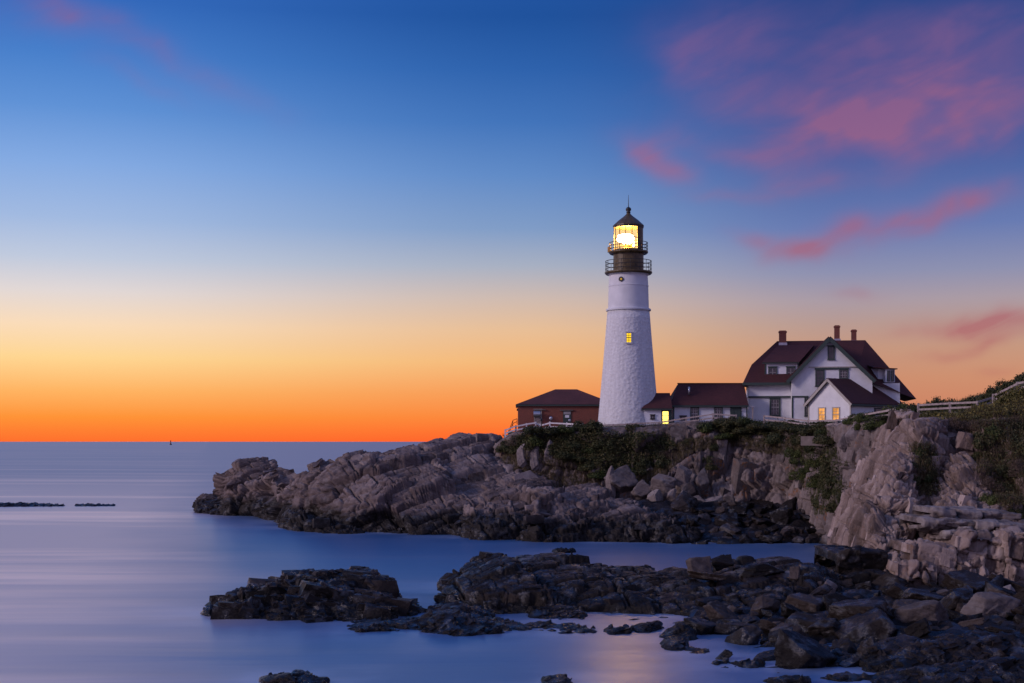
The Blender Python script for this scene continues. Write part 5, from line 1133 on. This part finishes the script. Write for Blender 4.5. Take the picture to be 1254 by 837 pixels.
for px, py, D, ww, hh, kd in [(1108, 512, 105, 2.2, 1.35, 'green'), (1098, 514, 112, 2.0, 1.0, 'dark'), (1116, 520, 98, 2.0, 1.3, 'twiggy'), (1107, 522, 100, 1.8, 1.2, 'dark'), (1092, 522, 107, 1.6, .5, 'dark'), (1078, 523, 110, 1.6, .4, 'dark'), (1066, 524, 112, 1.5, .35, 'green'), (1052, 526, 114, 1.5, .35, 'dark'), (1040, 528, 116, 1.4, .35, 'dark'),
        (1122, 523, 94, 1.8, .8, 'gold'), (1133, 521, 95, 2.2, .9, 'gold'), (1146, 520, 95, 2.4, .95, 'gold'), (1158, 520, 95, 2.2, .9, 'gold'), (1168, 519, 96, 2.2, .8, 'green'), (1180, 516, 97, 2.4, .9, 'dark'), (1194, 513, 98, 2.6, 1.0, 'dark'), (1206, 511, 98, 2.2, 1.2, 'dark'), (1212, 507, 98, 2.2, 1.4, 'gold'), (1224, 504, 97, 2.6, 1.5, 'gold'), (1238, 501, 97, 2.6, 1.6, 'gold'), (1250, 498, 97, 2.6, 1.6, 'gold'), (1262, 494, 97, 2.6, 1.6, 'gold'), (1276, 490, 97, 2.8, 1.6, 'gold'),
        (1229, 490, 100, 2.4, .9, 'gold'), (1243, 486, 100, 2.4, .8, 'gold'), (1257, 482, 100, 2.6, 1.4, 'dark'), (1140, 528, 92, 2, .8, 'twiggy'), (1172, 524, 92, 1.8, 1.0, 'twiggy'), (1186, 526, 92, 1.8, 1.0, 'twiggy'), (1200, 522, 93, 2, .9, 'dark'), (1152, 523, 93, 1.8, .7, 'twiggy'), (1215, 520, 93, 1.8, .9, 'twiggy'), (1232, 517, 93, 2, .9, 'dark'), (1250, 513, 93, 2, 1.0, 'twiggy')]:
    z = float(gz(P(px, py, D).x, D)); p = P(px, py, D); p.z = (z - .12) if D > 93.2 else p.z - .1; shrub(p, ww, hh, kd, L4[kd], g4)
g5 = 'hedge shrubs on the hill crest behind the fence'
for i in range(34):
    px = 1112 + i * 5.6 + RS.uniform(-2, 2); D = float(np.interp(px, [1110, 1200, 1215, 1310], [113, 110, 107, 106])) + RS.uniform(-1.5, 2)
    if px < 1205: top = float(np.interp(px, [1110, 1135, 1145, 1160, 1205], [491, 490, 484, 486.5, 485])) + RS.uniform(-1.5, 1.5)
    else: top = float(np.interp(px, [1205, 1216, 1230, 1254, 1300], [483, 474, 466, 455, 440])) + RS.uniform(-2, 2)
    x = P(px, 0, D).x; z = float(gz(x, D)) - .25; zt = P(px, top, D).z
    shrub((x, D, z), RS.uniform(1.8, 2.8), max(.5, (zt - z) * .98), 'dark' if px < 1205 or RS.random() < .7 else 'green', 'dark shrub on the hill crest behind the rail fence', g5)
g6 = 'brush draped down the near cliff'; L6 = {'dark': 'dark brush draped down the face of the near cliff', 'twiggy': 'bare brown brush draped down the face of the near cliff', 'green': 'green shrub draped down the face of the near cliff'}
scatter(NV_, [(1196, 522), (1254, 515), (1290, 520), (1290, 640), (1225, 628), (1205, 606), (1192, 570)], 56, .75, 6, ['dark', 'twiggy', 'dark', 'twiggy', 'green'], (1.2, 2.0), (.8, 1.3), L6, g6)
scatter(NV_, [(1120, 545), (1140, 548), (1150, 600), (1132, 606), (1118, 590)], 10, .6, 7, ['dark', 'green'], (.9, 1.5), (.7, 1.1), L6, g6)

# ground cover, dry grass: nobody could count it
def undergrowth(V, N, size, mat, seed, label):
    rng = np.random.default_rng(seed); c = V[rng.choice(len(V), N)] + rng.normal(size=(N, 3)) * np.array([.25, .2, .15]) + np.array([0, -.15, .12])
    nrm = rng.normal(size=(N, 3)); nrm[:, 2] += .6; nrm /= np.linalg.norm(nrm, axis=1, keepdims=True); a = np.cross(nrm, rng.normal(size=(N, 3))); a /= np.linalg.norm(a, axis=1, keepdims=True); b = np.cross(nrm, a)
    q = (size * rng.uniform(.5, 1.3, N))[:, None]
    tag(mesh_np('undergrowth', np.stack([c - a * q, c + b * q * .55, c + a * q, c - b * q * .55], 1).reshape(-1, 3), np.arange(4 * N).reshape(N, 4), mat), label, kind='stuff')
def tufts(name, V, N, blades, hgt, mat, seed, label, lean=.35, wid=.02):
    rng = np.random.default_rng(seed); ix = rng.choice(len(V), N); base = np.repeat(V[ix], blades, 0); n = len(base)
    base[:, :2] += rng.normal(size=(n, 2)) * .16
    a = rng.uniform(0, 6.28, n); h = hgt * rng.uniform(.4, 1.2, n); d2_ = np.stack([np.cos(a), np.sin(a), np.zeros(n)], 1); s = np.stack([-np.sin(a), np.cos(a), np.zeros(n)], 1) * wid
    tip = base + d2_ * (h * lean * rng.uniform(.3, 1.6, n))[:, None] + np.array([0, 0, 1]) * h[:, None]; base[:, 2] -= .1
    Vv = np.stack([base - s, base + s, tip], 1).reshape(-1, 3)
    tag(mesh_np(name, Vv, np.arange(3 * n).reshape(n, 3), mat), label, kind='stuff')
def region(V, poly): x, y = proj(V); return V[inside(x, y, poly)]
GRASSM = leaf_mat('dry_grass', [k4(.03, .03, .012), k4(.075, .06, .028), k4(.13, .095, .05)])
GRASSG = leaf_mat('green_grass', [k4(.02, .028, .010), k4(.05, .055, .018), k4(.09, .085, .03)])
tufts('grass', region(CV, [(840, 535), (1000, 540), (985, 556), (940, 556), (900, 546), (850, 552), (800, 592), (770, 600), (740, 592), (800, 575)]), 3600, 6, .30, GRASSM, 1, 'dry brown grass on the slope under the shed')
tufts('grass', region(CV, [(612, 552), (650, 540), (700, 560), (735, 585), (735, 602), (650, 596), (622, 575)]), 2600, 6, .28, GRASSM, 12, 'dry grass and weeds under the slope shrubs')
NT_ = GV[(GV[:, 0] > 27) & (GV[:, 0] < 48) & (GV[:, 1] < 99)]
tufts('grass', NT_, 5500, 8, .4, GRASSM, 21, 'long dry grass on top of the near cliff', lean=.5)
undergrowth(NT_, 26000, .085, LEAF_GOLD, 9, 'yellowing undergrowth on top of the near cliff')
tufts('grass', GV[(GV[:, 1] < 152)], 9000, 6, .32, GRASSG, 2, 'rough grass on the top of the point')
tufts('grass', region(CV, [(960, 545), (1025, 548), (1040, 625), (1000, 630)]), 2200, 6, .3, GRASSG, 3, 'rough grass in the gully')
tufts('grass', np.concatenate([region(NV_, [(1190, 518), (1300, 510), (1300, 640), (1230, 628), (1195, 575)]), region(NV_, [(1118, 545), (1142, 545), (1152, 605), (1128, 610)])]), 5200, 7, .36, GRASSM, 4, 'dry grass hanging on the near cliff', lean=.8)

undergrowth(region(CV, [(612, 552), (640, 534), (735, 532), (820, 533), (828, 545), (800, 565), (760, 575), (720, 574), (690, 562), (650, 552), (625, 556)]), 42000, .10, LEAF_DARK, 1, 'low dark undergrowth on the slope below the tower')
undergrowth(region(CV, [(850, 518), (1010, 522), (1022, 545), (1034, 600), (1016, 612), (1000, 580), (985, 548), (940, 534), (870, 530)]), 22000, .10, LEAF_DARK, 2, 'low dark undergrowth in the gully')
undergrowth(np.concatenate([region(NV_, [(1200, 520), (1300, 515), (1300, 640), (1235, 628), (1205, 590)]), region(NV_, [(1122, 545), (1140, 545), (1148, 602), (1130, 608)])]), 16000, .07, LEAF_DARK, 3, 'dark creeping undergrowth on the near cliff')

# ------------------------------------------------------------------ boulders
def ico(sub):
    import bmesh
    bm = bmesh.new(); bmesh.ops.create_icosphere(bm, subdivisions=sub, radius=1); V = np.array([v.co[:] for v in bm.verts]); Fq = np.array([[v.index for v in f.verts] for f in bm.faces]); bm.free(); return V, Fq
IV, IF_ = ico(5)
def boulder_mesh(seed, sc):
    rng = np.random.default_rng(seed); n = rng.normal(size=(9, 3)); n /= np.linalg.norm(n, axis=1, keepdims=True)
    ax = np.eye(3); q = np.array(Euler(tuple(rng.uniform(-.5, .5, 3))).to_matrix()); n = np.concatenate([n, ax @ q, -ax @ q]); h = np.concatenate([rng.uniform(.60, .95, 9), rng.uniform(.62, 1.0, 6)])
    dt = IV @ n.T; r = np.where(dt > .05, h / np.maximum(dt, .05), 9).min(1); V = IV * np.minimum(r, 1.35)[:, None]
    V = V + IV * (fbm(V + seed * 7.3, .55, 4, seed) * .07 + frac(V + seed * 3.1, (.7, .6, .3), rotm(10, 20, 30), seed)[0] * .05)[:, None]
    return V * np.array(sc)
BM = []
for i in range(14):
    sc = [(1, .8, .55), (1, .7, .38), (1, .9, .75), (1, .6, .6), (1.1, .55, .3), (1, .85, .5), (.9, .8, .8)][i % 7]
    o = mesh_np('boulder', boulder_mesh(300 + i, sc), IF_, RK_BOULD, attrs={'block': np.full(len(IV), (i * .37) % 1)}); BM.append(o.data); bpy.data.objects.remove(o)
BMP = []
for i in range(6):
    o = mesh_np('boulder', boulder_mesh(400 + i, [(1, .8, .8), (1, .7, .6), (.8, .8, 1.0)][i % 3]), IF_, RK_PALE, attrs={'block': np.full(len(IV), (i * .37) % 1)}); BMP.append(o.data); bpy.data.objects.remove(o)
BMD = []
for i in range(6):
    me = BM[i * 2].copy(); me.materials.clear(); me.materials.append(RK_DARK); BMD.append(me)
def boulder(p, s, label, group=None, kind='mid', rot=None, sz=None):
    me = RS.choice({'mid': BM, 'pale': BMP, 'dark': BMD}[kind]); o = bpy.data.objects.new('boulder', me); C.objects.link(o)
    o.location = p; o.scale = sz or (s, s * RS.uniform(.8, 1.1), s * RS.uniform(.8, 1.15))
    o.rotation_euler = rot or (RS.uniform(-.35, .35), RS.uniform(-.15, .65), RS.uniform(-.7, .9) + RS.choice([0, 3.14]))
    tag(o, label, 'boulder', group)
def zat(V, x, y):
    i = ((V[:, 0] - x) ** 2 + (V[:, 1] - y) ** 2).argmin(); return float(V[i, 2])
# near shore
n = 0; used = []
while n < 200:
    px = RS.uniform(850, 1262); py = RS.uniform(716, 806)
    D = WL(py) - RS.uniform(0, 2.5); p = P(px, 0, D); z = zat(BV, p.x, D)
    if z < -.15: continue
    s = RS.choice([.22, .28, .34, .4, .5, .65, .85, 1.1, 1.4]) * (0.8 if px < 960 else 1.0)
    if any((p.x - a) ** 2 + (D - b) ** 2 < (.48 * (s + c)) ** 2 for a, b, c in used): continue
    used.append((p.x, D, s)); n += 1
    kd = RS.choices(['mid', 'dark', 'pale'], [6, 4, .5])[0]
    boulder((p.x, D, z + s * .12), s, {'mid': 'grey brown boulder on the dark shore in front of the near cliff', 'dark': 'wet black boulder on the dark shore in front of the near cliff', 'pale': 'pale boulder on the dark shore in front of the near cliff'}[kd],
            {'mid': 'boulders on the near shore', 'dark': 'black boulders on the near shore', 'pale': 'pale boulders on the near shore'}[kd], kd)
# head of the cove
n = 0; used = []
while n < 120:
    px = RS.uniform(790, 1068); py = RS.uniform(622, 668)
    t = (668 - py) / 46; lo = float(np.interp(px, [790, 840, 900, 1068], [640, 632, 630, 622]))
    if py < lo: continue
    D = 118.5 + t * 14; p = P(px, py, D); s = RS.choice([.4, .5, .6, .75, .9, 1.1, 1.4]) * 1.0
    if any((p.x - a) ** 2 + (D - b) ** 2 < (.5 * (s + c)) ** 2 for a, b, c in used): continue
    used.append((p.x, D, s)); n += 1; z = zat(BV2, p.x, D) if 10 < p.x < 36 and 116 < D < 133 else p.z
    boulder((p.x, D, z + s * .12), s, 'dark angular boulder on the shore at the head of the cove', 'boulders at the head of the cove', 'mid')
# big pale blocks fallen below the dry slope
for px, py, w_, h_, D, lb in [(762, 590, 34, 44, 134.5, 'tall upright pale block with a sharp edge, tallest below the shrub slope'), (748, 592, 12, 40, 134.3, 'thin lit flake standing against the tall pale block'), (787, 603, 22, 32, 133.4, 'pointed pale block right beside the tall one'), (812, 594, 34, 34, 132.8, 'big square pale block halfway to the shed slope'), (803, 612, 20, 24, 132.0, 'small grey block under the square pale one'), (836, 584, 22, 34, 133, 'tilted blue grey slab leaning on the cliff'), (842, 600, 18, 24, 132.4, 'narrow leaning pale block under the tilted slab'), (852, 618, 30, 24, 131.6, 'squat pale block at the foot of the fallen stones'),
        (877, 621, 36, 26, 131, 'broad rounded pale boulder at the foot of the cliff'), (893, 615, 16, 18, 131, 'small pale block beside the broad rounded boulder'), (836, 616, 18, 26, 131.6, 'upright grey block between the fallen stones'), (860, 590, 14, 36, 133, 'tall thin grey block against the cliff'), (823, 606, 12, 14, 132, 'reddish little block among the fallen stones'),
        (833, 538, 26, 32, 138, 'large pale outcrop block below the fence'), (845, 545, 22, 30, 137.6, 'second outcrop block below the fence'), (858, 527, 10, 12, 138, 'small pale block perched at the cliff edge'), (640, 557, 14, 26, 140, 'leaning slab with orange lichen on the shrub slope'), (656, 559, 14, 30, 139.8, 'longest leaning slab on the shrub slope'), (672, 553, 12, 24, 139.6, 'topmost squared slab on the shrub slope'),
        (1046, 531, 20, 24, 113, 'rounded pale boulder in the cliff top under the cottage'), (1066, 532, 22, 24, 112, 'second rounded boulder in the cliff top under the cottage'), (1035, 545, 14, 30, 114, 'tall narrow stone under the rounded boulders')]:
    k = D / F; sz = (w_ * k / 1.75, w_ * k / 1.9, h_ * k / 1.55); p = P(px, py, D + sz[1] * .25)
    me = RS.choice(BMP); o = bpy.data.objects.new('boulder', me); C.objects.link(o); o.location = p; o.scale = sz
    o.rotation_euler = (RS.uniform(-.15, .15), RS.uniform(-.15, .2), RS.uniform(-.4, .4)); tag(o, lb, 'boulder')
# single stones that stand out on the shelf and the near shore
for px, py, w_, h_, D, kd, lb in [(856, 697, 34, 28, 77, 'pale', 'pale lit stone standing on end at the back of the shelf'), (868, 706, 52, 22, 74, 'dark', 'smooth dark slab leaning below the pale lit stone'), (973, 703, 14, 18, 74, 'pale', 'small pale stepped stone on the dark shelf'), (990, 742, 44, 30, 67, 'mid', 'pinkish rounded boulder in the middle of the near shore'), (1012, 764, 56, 26, 63.5, 'dark', 'dark pyramid boulder at the shallows'),
        (1052, 750, 54, 26, 66, 'mid', 'long tilted grey slab on the near shore'), (1014, 722, 22, 26, 73, 'pale', 'jagged pale spike of rock above the near shore'), (1002, 722, 8, 24, 73, 'pale', 'thin pale spike beside the jagged one'), (1212, 781, 36, 22, 60, 'mid', 'rounded lit boulder on the broad ledge'), (1240, 776, 24, 22, 61, 'mid', 'reddish round boulder at the end of the broad ledge'), (1138, 735, 58, 26, 69, 'dark', 'large black boulder tilted before the cliff foot'), (1222, 735, 40, 40, 69, 'mid', 'tall dark boulder nearest the cliff buttress'),
        (930, 700, 60, 24, 75, 'dark', 'dark hump of rock on the shelf'), (886, 690, 30, 18, 78, 'mid', 'brown hump at the back of the shelf'), (1090, 748, 40, 26, 66, 'mid', 'grey boulder before the long tilted slab')]:
    k = D / F; sz = (w_ * k / 1.8, w_ * k / 2.1, h_ * k / 1.35); p = P(px, py, D)
    me = RS.choice({'pale': BMP, 'mid': BM, 'dark': BMD}[kd]); o = bpy.data.objects.new('boulder', me); C.objects.link(o); o.location = p; o.scale = sz
    o.rotation_euler = (RS.uniform(-.15, .15), RS.uniform(-.1, .35), RS.uniform(-.4, .4)); tag(o, lb, 'boulder')
